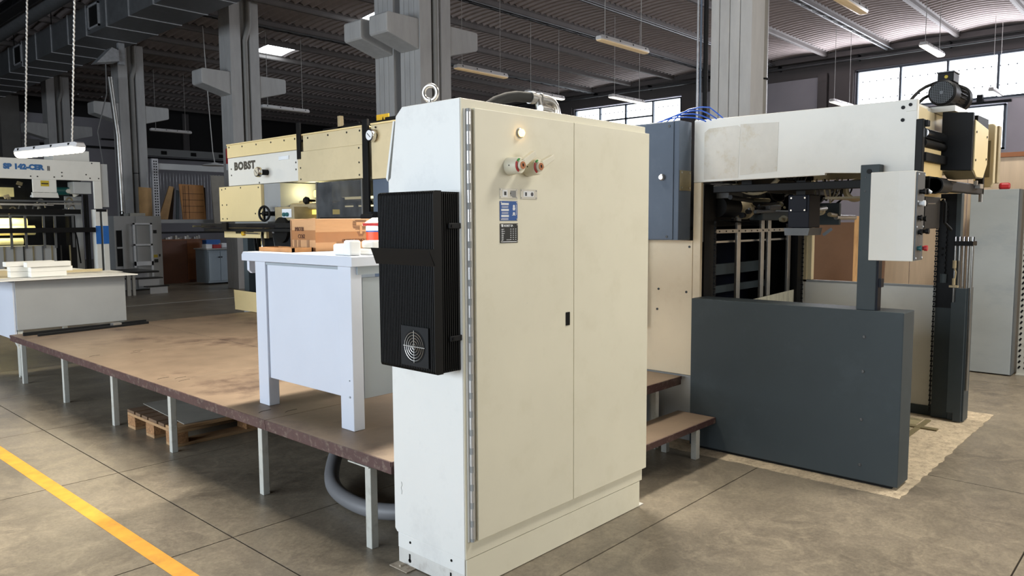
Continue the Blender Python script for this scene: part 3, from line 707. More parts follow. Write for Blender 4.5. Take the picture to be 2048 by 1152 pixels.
part('hose', B().tube([(3.370, 2.95, 2.317), (3.220, 2.96, 2.310), (3.070, 2.98, 2.255), (2.970, 3.00, 2.155), (2.940, 3.00, 1.900)], .030, 14, 1), 'rubber', pp, sm=True, label='black hose')
# ================================================================== WORK PLATFORM
PL = thing('work_platform', 'long brown wooden work platform on grey steel legs beside the press', 'platform', (3.5, 5.9, 0))
px0, px1, py0, py1, pz = 2.17, 4.82, 2.775, 8.96, .48
ycut = [2.775, 3.92, 5.42, 6.90, 8.96]; xcut = [2.17, 3.45, 4.82]
for j in range(4):
    for i in range(2):
        part('deck_panel', B().box(xcut[i]+.003, ycut[j]+.003, pz-.022, xcut[i+1]-.003, ycut[j+1]-.003, pz), 'plat_top', PL, bev=.002)
for j in range(4):
    part('edge_beam', B().box(px0, ycut[j]+.002, pz-.062, px0+.045, ycut[j+1]-.002, pz-.0225), 'plat_edge', PL, bev=.003)
    part('edge_strip', B().box(px0-.004, ycut[j]+.002, pz-.024, px0+.002, ycut[j+1]-.002, pz-.001), 'plat_edge', PL)
part('end_beam', B().box(px0+.046, py0, pz-.062, px1, py0+.045, pz-.0225), 'plat_edge', PL, bev=.003)
part('end_strip', B().box(px0, py0-.004, pz-.024, px1, py0+.002, pz-.001), 'plat_edge', PL)
part('cross_beam', B().box(px0+.046, 3.9, pz-.062, px1, 3.94, pz-.0225).box(px0+.046, 5.40, pz-.062, px1, 5.44, pz-.0225).box(px0+.046, 6.88, pz-.062, px1, 6.92, pz-.0225).box(px0+.046, py1-.045, pz-.062, px1, py1, pz-.0225), 'black_metal', PL)
for y in (2.95, 4.03, 5.27, 6.33, 7.49, 8.72):
    x = 2.178 if y < 3 else 2.205
    lg = part('leg', B().box(x, y-.0, 0, x+.042, y+.045, pz-.066), 'leg_paint', PL, bev=.003)
    part('leg_flange', B().box(x-.01, y, pz-.070, x+.04, y+.17, pz-.0635), 'leg_paint', lg)
    part('leg', B().box(3.5, y, 0, 3.54, y+.045, pz-.066), 'leg_paint', PL)
    part('leg', B().box(4.75, y, 0, 4.79, y+.045, pz-.066), 'leg_paint', PL)
part('leg', B().box(4.52, 2.80, 0, 4.56, 2.84, pz-.066), 'leg_paint', PL)
for (x, y) in ((2.23, 4.10), (2.24, 5.55), (2.25, 6.95), (3.3, 3.98), (3.2, 5.37), (2.31, 5.36), (2.34, 3.99), (2.33, 5.47), (2.6, 6.94), (2.55, 6.86)):
    part('hand_slot', B().tube([(x, y, pz+.0006), (x+.03, y+.02, pz+.0006), (x+.09, y+.02, pz+.0006)], .0018, 4), 'joint', PL)
st = thing('low_step', 'low brown wooden step on a white leg, beside the slate barrier', 'step', (4.2, 2.6, 0))
part('tread', B().box(3.60, 2.462, .214, 4.73, 2.752, .246), 'plat_top', st, bev=.003)
part('tread_edge', B().box(3.60, 2.454, .206, 4.734, 2.4625, .245).box(4.730, 2.46, .206, 4.738, 2.752, .245), 'plat_edge', st)
part('leg', B().prism([(4.49, 0), (4.54, 0), (4.54, .19), (4.53, .2055), (4.50, .2055), (4.49, .19)], 'y', 2.465, 2.505), 'leg_paint', st, bev=.003)
part('leg', B().box(3.62, 2.465, 0, 3.66, 2.505, .2055), 'leg_paint', st)
part('leg', B().box(4.50, 2.70, 0, 4.54, 2.74, .2055), 'leg_paint', st)
sx = solo('radiator_box', B().box(4.15, 3.10, 0.02, 4.36, 3.35, .36).box(4.10, 3.15, 0.0, 4.14, 3.35, .36), 'press_cream_dull', 'small cream box under the platform, seen above the low step', 'box', (4.2, 3.2, 0), bev=.004)
# hose under platform
solo('conduit_hose', B().tube([(2.55, 3.0, .085), (2.44, 3.12, .065), (2.40, 3.3, .052), (2.42, 3.55, .050), (2.50, 3.78, .060), (2.66, 3.98, .12), (2.82, 4.10, .22), (2.97, 4.12, .30), (3.12, 4.0, .36), (3.3, 3.8, .385)], .044, 16, 2), 'hose_grey', 'thick grey flexible hose looping on the floor under the platform', 'hose', (2.5, 3.5, 0), sm=True)
solo('hose_socket', B().lathe((2.44, 2.98, .085), (.2, -1, 0), [(0, .05), (.12, .052), (.16, .04), (.22, .04)], 16), 'leg_paint', 'pale coupling joining the grey hose to the cabinet', 'coupling', (2.44, 2.9, 0.0), sm=True)
# ================================================================== WORKBENCH
WB = thing('workbench', 'pale blue steel workbench standing on the brown platform', 'workbench', (2.9, 3.85, .48))
bx0, bx1, by0, by1, bz = 2.335, 3.55, 3.285, 4.44, 1.425
part('benchtop', B().prism([(by0, bz-.055), (by0, bz-.005), (by0+.005, bz), (by1-.02, bz), (by1, bz-.018), (by1, bz-.055)], 'x', bx0, bx1), 'bench_blue', WB, bev=.003)
part('front_apron', B().box(bx0+.06, by0+.03, bz-.10, bx1, by0+.05, bz-.056), 'bench_grey', WB)
part('back_apron', B().prism([(bx0+.03, bz-.056), (bx0+.03, bz-.115), (bx0+.05, bz-.135), (bx0+.2, bz-.135), (bx0+.2, bz-.056)], 'y', by1-.04, by1-.012), 'bench_blue', WB)
for (x, y) in ((2.36, 3.330), (2.36, 4.205), (3.45, 3.330), (3.45, 4.205)):
    part('leg', B().box(x, y, .4805, x+.072, y+.118, bz-.056), 'bench_blue', WB, bev=.004)
part('side_panel', B().box(2.374, 3.449, .655, 2.384, 4.204, bz-.075), 'bench_blue', WB, bev=.002)
part('side_rim', B().box(2.366, 3.449, bz-.075, 2.39, 4.204, bz-.060), 'bench_grey', WB)
part('screw', B().cyl((2.359, 3.36, .665), (2.356, 3.36, .665), .006, 8).cyl((2.359, 3.36, .755), (2.356, 3.36, .755), .004, 8), 'bench_grey', WB)
part('front_panel', B().box(2.445, 3.345, .645, 3.45, 3.357, bz-.12), 'bench_grey', WB, bev=.002)
# items on the bench
CB = thing('carton', 'open-topped brown cardboard carton with dark printing on the workbench', 'carton', (2.9, 4.1, bz))
bz_ = bz+.0
b = B().box(2.60, 4.02, bz, 3.12, 4.30, bz+.20)
part('box', b, 'carton', CB, bev=.003)
part('rim_flap', B().prism([(4.02, bz+.20), (4.15, bz+.19), (4.30, bz+.197), (4.30, bz+.20), (4.16, bz+.196), (4.02, bz+.206)], 'x', 2.598, 2.602), 'carton', CB)
part('tape_band', B().box(2.5985, 4.019, bz+.055, 3.121, 4.0195, bz+.118).box(2.5985, 4.0195, bz+.070, 2.5995, 4.301, bz+.130), 'tape', CB, label='shiny brown tape')
part('tape_band', B().box(2.75, 4.0185, bz, 2.83, 4.0193, bz+.058), 'carton_dark', CB)
part('print_stripe', B().box(2.5975, 4.285, bz, 2.5985, 4.298, bz+.19).box(2.5975, 4.19, bz, 2.5985, 4.215, bz+.07).box(2.5975, 4.235, bz, 2.5985, 4.26, bz+.07).box(2.5975, 4.09, bz, 2.5985, 4.115, bz+.07), 'carton_dark', CB, kind='stuff')
text('lettering', 'IMBOTIR', .036, (2.597, 4.245, bz+.125), '-x', 'carton_ink', CB, sx=.72)
text('lettering', 'C1262', .036, (2.597, 4.21, bz+.080), '-x', 'carton_ink', CB, sx=.8)
text('lettering', 'GRAFICHE TECNICA PERUGIA', .026, (2.79, 4.0175, bz+.055), '-y', 'carton_ink', CB, sx=.74)
lg = B()
for k in range(8):
    z = bz+.188-k*.008; hw = .062-(.02 if k in (0, 7) else .004 if k in (1, 6) else 0)*1.0
    lg.box(2.935-hw, 4.0180, z, 2.935+hw, 4.0188, z+.0035)
for k in range(4): lg.box(2.935-.03+k*.004, 4.0180, bz+.114-k*.008, 2.935+.03-k*.004, 4.0188, bz+.1175-k*.008)
part('logo', lg, 'carton_ink', CB)
part('logo', B().box(2.90, 4.0172, bz+.158, 2.972, 4.0178, bz+.180).box(2.927, 4.0172, bz+.105, 2.945, 4.0178, bz+.160), 'carton', CB, label='T shape left blank in the printed logo')
TR = thing('wooden_tray', 'shallow dark wooden tray at the left end of the workbench', 'tray', (2.52, 4.2, bz))
part('tray_side', B().box(2.44, 4.02, bz, 2.455, 4.42, bz+.026).box(2.44, 4.02, bz, 2.58, 4.03, bz+.026).box(2.44, 4.41, bz, 2.58, 4.42, bz+.026).box(2.57, 4.02, bz, 2.58, 4.42, bz+.026), 'die_board', TR)
part('tray_base', B().box(2.455, 4.03, bz, 2.57, 4.41, bz+.006), 'die_edge', TR)
random.seed(3)
for i, (x, y, z, sx_, sy_, sz_, r, lb) in enumerate(((2.43, 3.46, bz, .11, .10, .062, .1, 'white foam block at the left of the pile beside the black cooler'), (2.40, 3.365, bz, .07, .075, .082, -.15, 'crumpled upright white foam block at the bench front edge'),
      (2.55, 3.37, bz, .13, .12, .035, .05, 'flat white foam block, lower one of the right pair'), (2.56, 3.37, bz+.036, .12, .11, .042, -.08, 'white foam block on top of the flat one'))):
    solo('foam_block', B().obox((x, y, z+sz_/2), sx_, sy_, sz_, (0, 0, r)), 'styrofoam', lb, 'foam', (x, y, z), 'foam blocks on the workbench', bev=.012)
JR = thing('plastic_jar', 'orange plastic jar with white lid on the workbench behind the foam blocks', 'jar', (2.78, 3.66, bz))
part('jar_body', B().lathe((2.78, 3.66, bz), (0, 0, 1), [(0, .05), (.004, .054), (.12, .056)], 24), 'orange', JR, sm=True)
part('blue_ring', B().lathe((2.78, 3.66, bz+.12), (0, 0, 1), [(0, .057), (.008, .057)], 24), 'sign_blue', JR)
part('lid', B().lathe((2.78, 3.66, bz+.128), (0, 0, 1), [(0, .058), (.025, .057), (.03, .05)], 24), 'sign_white', JR, sm=True)
solo('cloth_rag', B().prism([(2.72, bz+.158), (2.86, bz+.158), (2.88, bz+.17), (2.80, bz+.205), (2.75, bz+.18)], 'y', 3.58, 3.72), 'white_card', 'white paper scrap lying on the orange jar', 'paper', (2.8, 3.65, bz+.158), bev=.006)
solo('red_marker', B().cyl((2.66, 3.62, bz+.166), (2.80, 3.55, bz+.166), .009, 10), 'red', 'red stick lying across the jar top', 'marker', (2.72, 3.6, bz+.16), sm=True)
# ================================================================== PALLET
PT = thing('pallet', 'wooden pallet on the floor under the platform', 'pallet', (2.85, 5.8, 0))
qx0, qx1, qy0, qy1 = 2.27, 3.47, 5.38, 6.23
for k, (a, b_) in enumerate(((0, .145), (.17, .27), (.30, .445), (.47, .57), (.60, .69), (.72, .85))):
    part('deck_board', B().box(qx0, qy0+a, .122, qx1, qy0+b_, .144), 'pallet_dark' if k != 0 else 'pallet_wood', PT, bev=.002)
for x in (qx0, qx0+.55, qx1-.10):
    part('stringer_board', B().box(x, qy0, .1, x+.10, qy1, .121), 'pallet_wood', PT, bev=.002)
    for y in (qy0, qy0+.355, qy1-.145):
        part('block', B().box(x, y, .022, x+.10, y+.145, .0995), 'chip_block', PT, bev=.002)
for y in (qy0, qy0+.355, qy1-.145): part('bottom_board', B().box(qx0, y, 0, qx1, y+.145, .0215), 'pallet_wood', PT, bev=.002)
solo('cover_sheet', B().add([(2.42, 6.30, .146), (2.36, 5.42, .146), (3.45, 5.34, .146), (3.5, 6.28, .146), (2.42, 6.30, .151), (2.36, 5.42, .151), (3.45, 5.34, .151), (3.5, 6.28, .151)], [(0,1,2,3),(4,5,6,7),(0,1,5,4),(1,2,6,5),(2,3,7,6),(3,0,4,7)]), 'board_grey', 'grey board sheet lying on the pallet', 'sheet', (2.9, 5.8, .146))
# ================================================================== LEFT TABLE
LT = thing('layout_table', 'grey steel table with a pale board top at the far end of the platform', 'table', (2.8, 10.2, 0))
part('body', B().box(2.275, 9.10, .50, 3.36, 11.2, 1.02), 'grey_paint', LT, bev=.003)
part('left_panel', B().box(2.255, 9.12, .40, 2.2745, 11.2, 1.0), 'bench_blue', LT)
for x, y in ((2.28, 9.12), (3.3, 11.1), (2.28, 11.1), (3.3, 9.14)):
    part('leg', B().box(x, y, 0, x+.05, y+.05, .5), 'leg_paint', LT)
part('brace', B().tube([(2.26, 9.2, .44), (2.30, 9.12, .30), (2.30, 9.12, .02)], .02, 6), 'leg_paint', LT)
part('top_board', B().add([(1.85, 9.02, 1.022), (3.46, 8.98, 1.022), (3.36, 11.4, 1.022), (1.8, 11.3, 1.022), (1.85, 9.02, 1.034), (3.46, 8.98, 1.034), (3.36, 11.4, 1.034), (1.8, 11.3, 1.034)], [(0,1,2,3),(4,5,6,7),(0,1,5,4),(1,2,6,5),(2,3,7,6),(3,0,4,7)]), 'white_card', LT)
for i, (x0, y0, x1, y1, z0) in enumerate(((2.1, 9.1, 3.3, 9.5, 1.036), (1.9, 9.3, 2.6, 10.8, 1.040), (2.9, 9.52, 3.5, 9.9, 1.036))):
    solo('board_sheet', B().box(x0, y0, z0, x1, y1, z0+.003), 'white_card' if i != 1 else 'plank', ('long cream board sheet along the front edge of the left table', 'yellowish sheet under the white boxes on the left table', 'short pale sheet sticking out at the right tip of the left table')[i], 'sheet', (x0, y0, z0))
BX = ((2.28, 1.044, 9.25, .36, .06, 0), (2.44, 1.044, 9.14, .34, .055, 1), (2.28, 1.106, 9.25, .36, .05, 2), (2.44, 1.100, 9.14, .40, .05, 3), (2.25, 1.158, 9.28, .46, .05, 4), (2.40, 1.152, 9.12, .42, .052, 5))
LB = ('white flat box at the bottom left of the stack on the left table', 'white flat box at the bottom right of the stack, at its front', 'white box in the middle row at the back left of the stack', 'white box in the middle row at the front, with a brown label', 'long white box on top at the back of the stack', 'long white box on top at the front of the stack')
for x, z, y, L, h, i in BX:
    solo('white_box', B().box(x, y, z, x+L, y+.115, z+h), 'white_card', LB[i], 'box', (x, y, z), 'white flat boxes stacked on the left table', bev=.003)
solo('packing_plank', B().obox((2.98, 9.62, 1.065), .62, .07, .03, (0, .0, -.1)), 'plank', 'pale timber lath lying on the left table right of the white boxes', 'plank', (2.98, 9.62, 1.05), bev=.003)
solo('yellow_tape', B().lathe((2.78, 9.45, 1.041), (0, 0, 1), [(0, .05), (.045, .05), (.045, .03), (.0, .03)], 20), 'yellow', 'yellow tape roll beside the white boxes', 'tape', (2.78, 9.45, 1.04))
BR = thing('track_bar', 'black steel guide bars lying along the far edge of the platform', 'bar', (2.9, 8.85, .48))
part('bar', B().obox((2.86, 8.82, .497), 1.25, .03, .034, (0, 0, .10)), 'black_metal', BR)
part('bar', B().obox((2.90, 8.70, .492), 1.15, .03, .024, (0, 0, .14)), 'black_metal', BR)
part('slider', B().obox((3.12, 8.76, .505), .09, .07, .04, (0, 0, .12)), 'steel', BR)
# ================================================================== PRESS (left half of the big machine)
PX = 4.85
M1 = thing('printing_press', 'long cream and white press with BOBST lettering behind the platform', 'press', (5.8, 7.2, 0))
def px_(name, y0, y1, z0, z1, m, x=PX, th=.02, bev=.003, label=None, parent=None):
    return part(name, B().box(x, y0, z0, x+th, y1, z1), m, parent or M1, bev=bev, label=label)
part('machine_body', B().box(5.0, 4.6, .5, 6.8, 6.50, 2.55).box(5.0, 6.5, 2.09, 6.8, 9.45, 2.55).box(5.4, 6.5, .5, 6.8, 9.3, 2.1).box(4.9, 8.62, 1.42, 5.4, 9.45, 2.1), 'grey_paint', M1)
p = px_('cover_panel', 7.805, 9.50, 2.445, 2.605, 'press_cream'); 
px_('top_edge', 7.805, 9.50, 2.606, 2.622, 'press_cream', x=4.84, th=.3)
px_('cover_panel', 6.56, 7.70, 2.415, 2.595, 'press_cream_dull'); px_('top_edge', 6.56, 7.70, 2.596, 2.612, 'press_cream', x=4.84, th=.3)
wp = px_('white_panel', 7.805, 9.485, 2.085, 2.440, 'press_white')
px_('cover_panel', 6.565, 7.80, 2.065, 2.412, 'press_cream_dull', x=4.835, th=.03)
px_('cover_panel', 4.6, 6.44, 2.05, 2.600, 'press_cream_dull', x=4.86); px_('top_edge', 4.6, 6.44, 2.601, 2.618, 'press_cream', x=4.85, th=.3)
px_('lower_panel', 4.6, 6.44, .5, 2.045, 'slate_box', x=4.87)
px_('frame_post', 7.725, 7.80, 2.33, 2.745, 'black', x=4.825, th=.02)
px_('frame_post', 6.46, 6.55, 1.6, 2.665, 'black', x=4.825, th=.03)
px_('rear_rail', 6.5, 7.75, 2.655, 2.70, 'black', x=5.15, th=.05); px_('rear_rail', 5.9, 6.45, 2.64, 2.70, 'black', x=5.05, th=.05)
px_('lower_cover', 8.605, 9.675, 1.625, 2.075, 'press_cream', x=4.81, th=.09)
part('angled_cheek', B().prism([(4.85, 8.60), (4.86, 8.24), (5.38, 8.18), (5.38, 8.60)], 'z', 1.62, 2.08), 'grey_paint', M1)
part('recess_back', B().box(5.36, 6.56, 1.6, 5.40, 8.2, 2.08), 'black_metal', M1)
part('cover_panel', B().box(4.82, 8.53, 1.415, 4.86, 9.60, 1.545), 'press_cream', M1, bev=.003)
text('lettering', 'BOBST', .13, (PX-.001, 9.32, 2.285), '-x', 'letter_black', wp, off=.008, sx=1.25, space=1.12, depth=.001)
b = B(); screws_x(b, 4.85, [(9.44, 2.58), (9.1, 2.57), (8.75, 2.57), (8.4, 2.57), (8.1, 2.57), (7.87, 2.57), (7.6, 2.56), (7.2, 2.56), (6.85, 2.56), (6.62, 2.56), (9.4, 2.30), (9.4, 2.22), (7.86, 2.30), (7.86, 2.22), (8.7, 2.10), (6.35, 2.57), (5.98, 2.56), (5.7, 2.12), (5.98, 2.1)], .011)
screws_x(b, 4.835, [(7.74, 2.38), (7.74, 2.23), (7.74, 2.1), (6.62, 2.38), (6.62, 2.23), (6.62, 2.1)], .010)
screws_x(b, 4.81, [(9.6, 2.04), (9.5, 2.05), (9.1, 2.05), (8.66, 2.04), (9.6, 1.84), (9.48, 1.84), (9.6, 1.66), (9.48, 1.66), (8.66, 1.72), (8.75, 1.72)], .010)
part('panel_screw', b, 'plate_dark', M1, kind='stuff')
# latch plate
px_('latch_plate', 8.0, 8.22, 2.345, 2.39, 'sign_white', x=4.838, th=.012)
# gauges / knobs
for (y, z, r, fx) in ((8.50, 2.215, .062, 4.70), (6.37, 2.487, .066, 4.78)):
    k = part('round_dial', B().lathe((fx, y, z), (1, 0, 0), [(0, r*.92), (.012, r), (.045, r), (.05, r*.85)], 28), 'chrome', M1, sm=True)
    part('dial_face', B().cyl((fx, y, z), (fx-.003, y, z), r*.76, 24), 'sign_white' if y < 7 else 'plate_grey', k)
    part('dial_pointer', B().obox((fx-.004, y, z), .002, r*1.0, .008, (.7, 0, 0)), 'letter_grey', k)
    part('stem', B().cyl((fx+.05, y, z), (4.86, y, z), r*.55, 16), 'black', k)
# bracket and sign on top
part('lifting_bracket', B().prism([(7.45, 2.62), (7.37, 2.62), (7.395, 2.73), (7.40, 2.82), (7.45, 2.82)], 'x', 5.15, 5.2), 'machine_tan', M1, bev=.004)
part('hand_rail', B().tube([(5.2, 7.62, 2.6), (5.2, 7.62, 2.69), (5.2, 7.58, 2.70), (5.2, 7.1, 2.72)], .012, 8), 'black', M1)
sg = part('warning_sign', B().box(5.19, 6.565, 2.60, 5.20, 6.775, 2.768), 'yellow', M1, label='yellow warning sign')
part('triangle', B().prism([(6.66, 2.74), (6.69, 2.66), (6.682, 2.66), (6.66, 2.72), (6.638, 2.66), (6.63, 2.66)], 'x', 5.186, 5.19), 'black', sg)
# hand wheel and pedestal
hw = part('hand_wheel', B().torus((4.72, 8.38, 1.715), .085, .014, (1, .25, 0), 32, 8), 'black', M1, sm=True)
part('spoke', B().obox((4.72, 8.38, 1.715), .02, .17, .02).obox((4.72, 8.38, 1.715), .02, .02, .17).cyl((4.70, 8.38, 1.715), (4.9, 8.38, 1.715), .028, 14), 'black', hw)
part('side_wheel', B().cyl((4.80, 8.21, 1.72), (4.86, 8.21, 1.72), .075, 20), 'black_metal', M1)
part('button_housing', B().box(4.78, 7.82, 1.63, 5.1, 8.24, 1.79), 'machine_tan', M1, bev=.005)
bp_ = part('button_plate', B().box(4.765, 7.86, 1.665, 4.779, 8.06, 1.765), 'sign_white', M1, bev=.004)
for y in (8.0, 7.93): part('push_button', B().cyl((4.765, y, 1.70), (4.745, y, 1.70), .024, 14), 'teal', bp_)
# recess contents
part('lit_roller', B().cyl((5.0, 7.5, 1.80), (5.0, 8.2, 1.80), .04, 14), 'machine_tan', M1, sm=True)
part('lit_strip', B().box(5.02, 7.52, 1.70, 5.2, 8.18, 1.755), 'machine_lit', M1, label='yellow-lit strip inside the press')  # not a lamp: light on the strip is put in as emission
for y in (8.10, 7.90): part('inner_lamp', B().lathe((5.25, y, 1.955), (1, 0, 0), [(0, .045), (.03, .04)], 16), 'machine_lit', M1, sm=True, label='small yellow inner lamp')
part('brass_bracket', B().box(5.1, 8.0, 1.80, 5.3, 8.2, 1.87).box(5.1, 7.6, 1.84, 5.3, 7.95, 1.86), 'machine_tan', M1)
pi_l = bpy.data.lights.new('press_inner_lamp', 'POINT'); pi_l.energy = 5; pi_l.color = (1, .9, .5); pi_l.shadow_soft_size = .05
pi_o = bpy.data.objects.new('press_inner_lamp', pi_l); COL.objects.link(pi_o); pi_o.location = (5.15, 8.0, 1.97)
kb = part('star_knob', B().lathe((4.80, 7.63, 1.855), (1, 0, 0), [(0, .03), (.02, .045), (.05, .04), (.06, .015), (.14, .012)], 12), 'black', M1, sm=True)
# perspex guard
gd = part('guard_window', B().box(4.868, 6.63, 1.66, 4.874, 7.48, 2.055), 'acrylic', M1, label='smoked clear guard window')
part('window_frame', B().box(4.86, 7.46, 1.63, 4.89, 7.485, 2.06).box(4.86, 6.61, 1.63, 4.89, 6.632, 2.06).box(4.86, 6.61, 1.635, 4.88, 7.485, 1.65), 'steel', gd)
part('guard_plate', B().box(4.875, 7.20, 1.66, 4.885, 7.46, 2.05), 'galvanised', M1)
part('inner_bar', B().box(5.0, 6.6, 1.86, 5.05, 7.18, 1.885).box(5.0, 6.6, 1.775, 5.05, 7.18, 1.79), 'machine_glow', M1, label='lit pale bar behind the guard')  # emission imitates light falling on the bars, they are no lamps
part('inner_crossbar', B().box(4.95, 6.6, 1.80, 4.98, 7.2, 1.835).box(4.95, 7.10, 1.70, 4.98, 7.14, 1.88).box(4.95, 6.85, 1.76, 4.98, 6.90, 1.83), 'black_metal', M1)
part('inner_plate', B().box(5.1, 6.6, 1.82, 5.12, 7.16, 1.87), 'galvanised', M1)
part('table_rail', B().box(4.78, 6.25, 1.585, 4.86, 8.22, 1.628), 'black', M1)
part('clamp_block', B().box(4.70, 6.25, 1.62, 4.82, 6.36, 1.71).cyl((4.70, 6.2, 1.66), (4.70, 6.4, 1.66), .03, 10), 'black_metal', M1)
# feed rail
rl = part('feed_rail', B().box(4.58, 6.95, 1.545, 4.70, 9.75, 1.600).box(4.60, 6.95, 1.50, 4.68, 9.72, 1.540), 'black_metal', M1, bev=.004)
part('rail_strip', B().box(4.575, 7.9, 1.555, 4.579, 8.55, 1.575).box(4.575, 9.35, 1.555, 4.579, 9.98, 1.575), 'chrome', rl)
part('rail_clamp', B().box(4.55, 9.0, 1.52, 4.58, 9.12, 1.61), 'black', rl)
part('spool_drum', B().cyl((4.74, 8.06, 1.52), (4.95, 8.06, 1.52), .15, 28), 'black', M1, sm=True)
part('spool_bracket', B().prism([(8.36, 1.5), (8.25, 1.15), (7.7, 1.15), (7.7, 1.5)], 'x', 4.80, 4.86), 'grey_paint', M1)
part('drum_cover', B().prism([(8.32, 1.48), (8.22, 1.2), (7.75, 1.2), (7.75, 1.48)], 'x', 4.78, 4.80), 'black_metal', M1)
part('name_plate', B().box(4.815, 9.12, 1.47, 4.82, 9.28, 1.53).box(4.815, 8.83, 1.49, 4.82, 8.99, 1.53), 'plate_dark', M1)
yk = part('valve_knob', B().lathe((4.78, 9.06, 1.475), (1, 0, 0), [(0, .02), (.01, .034), (.04, .03)], 16), 'yellow', M1, sm=True, label='yellow round knob')
part('valve_lever', B().cyl((4.80, 9.03, 1.475), (4.80, 8.68, 1.47), .008, 8), 'steel', yk)
part('air_pipe', B().tube([(4.78, 8.52, 1.54), (4.74, 8.48, 1.45), (4.74, 8.47, 1.2)], .018, 10), 'chrome', M1, sm=True)
# underside
part('lower_frame', B().box(5.1, 8.3, .5, 5.3, 9.28, 1.41), 'dark', M1)
part('side_post', B().box(4.9, 9.14, .5, 5.0, 9.26, 1.41), 'slate', M1)
part('drive_chain', B().box(4.92, 8.78, .5, 4.94, 8.81, 1.4).box(4.92, 8.70, .5, 4.94, 8.72, 1.2).box(4.92, 8.64, .5, 4.94, 8.66, 1.2), 'steel', M1)
part('air_hose', B().tube([(4.95, 9.05, 1.41), (4.93, 9.0, 1.25), (4.95, 8.95, 1.1), (5.0, 8.9, .9)], .018, 8, 1), 'black', M1)
part('skirt_plate', B().add([(4.79, 9.32, .485), (4.79, 8.2, .485), (4.79, 8.2, .73), (4.79, 9.34, .74), (4.80, 9.32, .485), (4.80, 8.2, .485), (4.80, 8.2, .73), (4.80, 9.34, .74)], [(0,1,2,3),(4,5,6,7),(0,1,5,4),(1,2,6,5),(2,3,7,6),(3,0,4,7)]), 'press_cream', M1)
part('kick_plate', B().box(4.85, 4.6, 0, 4.87, 9.2, .5), 'grey_cab', M1)
# ================================================================== DELIVERY UNIT (right)
M2 = thing('delivery_unit', 'white and cream open machine end with motor, behind the slate barrier', 'machine', (5.8, 2.0, 0))
wpan = part('white_panel', B().prism([(2.715, 1.868), (1.80, 1.880), (1.80, 1.893), (1.29, 1.868), (1.285, 1.868), (1.285, 2.293), (2.715, 2.300)], 'x', 4.85, 4.885), 'press_white', M2, bev=.004)
part('top_cover', B().box(4.886, 1.32, 2.24, 6.8, 2.715, 2.285), 'press_white', M2)
part('residue_patch', B().prism([(2.635, 1.885), (2.38, 1.888), (2.37, 2.225), (2.39, 2.24), (2.60, 2.235), (2.635, 2.21)], 'x', 4.8485, 4.8498), 'residue', wpan, label='rough patch of old glue')
part('residue_patch', B().prism([(2.37, 1.905), (2.11, 1.918), (2.105, 2.235), (2.37, 2.245)], 'x', 4.8483, 4.8498), 'residue', wpan, label='paler patch of old glue')
b = B(); screws_x(b, 4.8495, [(1.362, 2.250), (1.362, 2.178)], .011); part('panel_hole', b, 'black', wpan)
cn = part('corner_plate', B().box(4.846, 1.288, 2.225, 4.850, 1.345, 2.283), 'press_white', wpan, bev=.002)
part('panel_hole', B().cyl((4.846, 1.322, 2.262), (4.842, 1.322, 2.262), .010, 10), 'black', cn)
part('corner_column', B().box(4.85, 2.655, 0, 4.88, 2.713, 1.867), 'box_cream', M2, bev=.002)
part('inner_cheek', B().prism([(4.885, 1.45), (4.885, 1.86), (5.0, 1.86), (5.0, 1.6), (4.93, 1.45)], 'y', 2.66, 2.68), 'grey_paint', M2)
part('side_panel', B().box(4.85, 2.716, .485, 4.87, 4.55, 1.46), 'box_cream', M2, bev=.003)
part('kick_panel', B().box(4.862, 2.716, .0, 4.88, 3.55, .48), 'grey_cab', M2)
part('body', B().box(4.89, 3.3, 0, 6.8, 4.5, 2.2), 'dark', M2)  # near-black block, shade of the machine interior put into its colour
b = B(); screws_x(b, 4.85, [(2.74, 1.415), (2.76, 1.09), (3.0, .95), (2.99, 1.1)], .009); part('panel_screw', b, 'plate_dark', M2, kind='stuff')
part('door_edge', B().box(4.80, 3.085, .80, 4.84, 3.125, 1.80), 'black', M2, bev=.006)
EBX = part('electric_box', B().box(4.68, 2.735, 1.465, 4.848, 3.60, 2.290), 'slate_box', M2, bev=.004)
part('box_lid', B().box(4.672, 2.775, 1.470, 4.680, 3.60, 2.284), 'slate_box', EBX, bev=.002)
part('box_knob', B().lathe((4.672, 2.86, 1.905), (-1, 0, 0), [(0, .022), (.02, .022), (.026, .016)], 20), 'steel', EBX, sm=True)
part('side_hinge', B().box(4.69, 2.730, 1.81, 4.84, 2.735, 1.95), 'machine_olive', EBX)
b = B(); screws_y(b, 2.731, [(4.71, 1.83), (4.82, 1.83), (4.71, 1.935), (4.82, 1.935)], .007); part('hinge_screw', b, 'steel', EBX, kind='stuff')
part('box_screw', B().cyl((4.672, 2.81, 2.255), (4.668, 2.81, 2.255), .010, 10).cyl((4.672, 2.82, 1.49), (4.668, 2.82, 1.49), .009, 10), 'plate_dark', EBX, kind='stuff')
for i in range(4):
    z = 2.29; o_ = i*.02
    part('blue_air_tube', B().tube([(4.78, 3.05-o_*3, 2.28), (4.79, 2.95-o_*3, 2.315+o_*.9), (4.8, 2.80-o_*3.5, 2.330+o_*.9), (4.82, 2.66-o_*2, 2.31+o_*.5), (4.9, 2.58-o_*2, 2.25)], .0045, 8, 1), 'blue_tube', M2, sm=True)
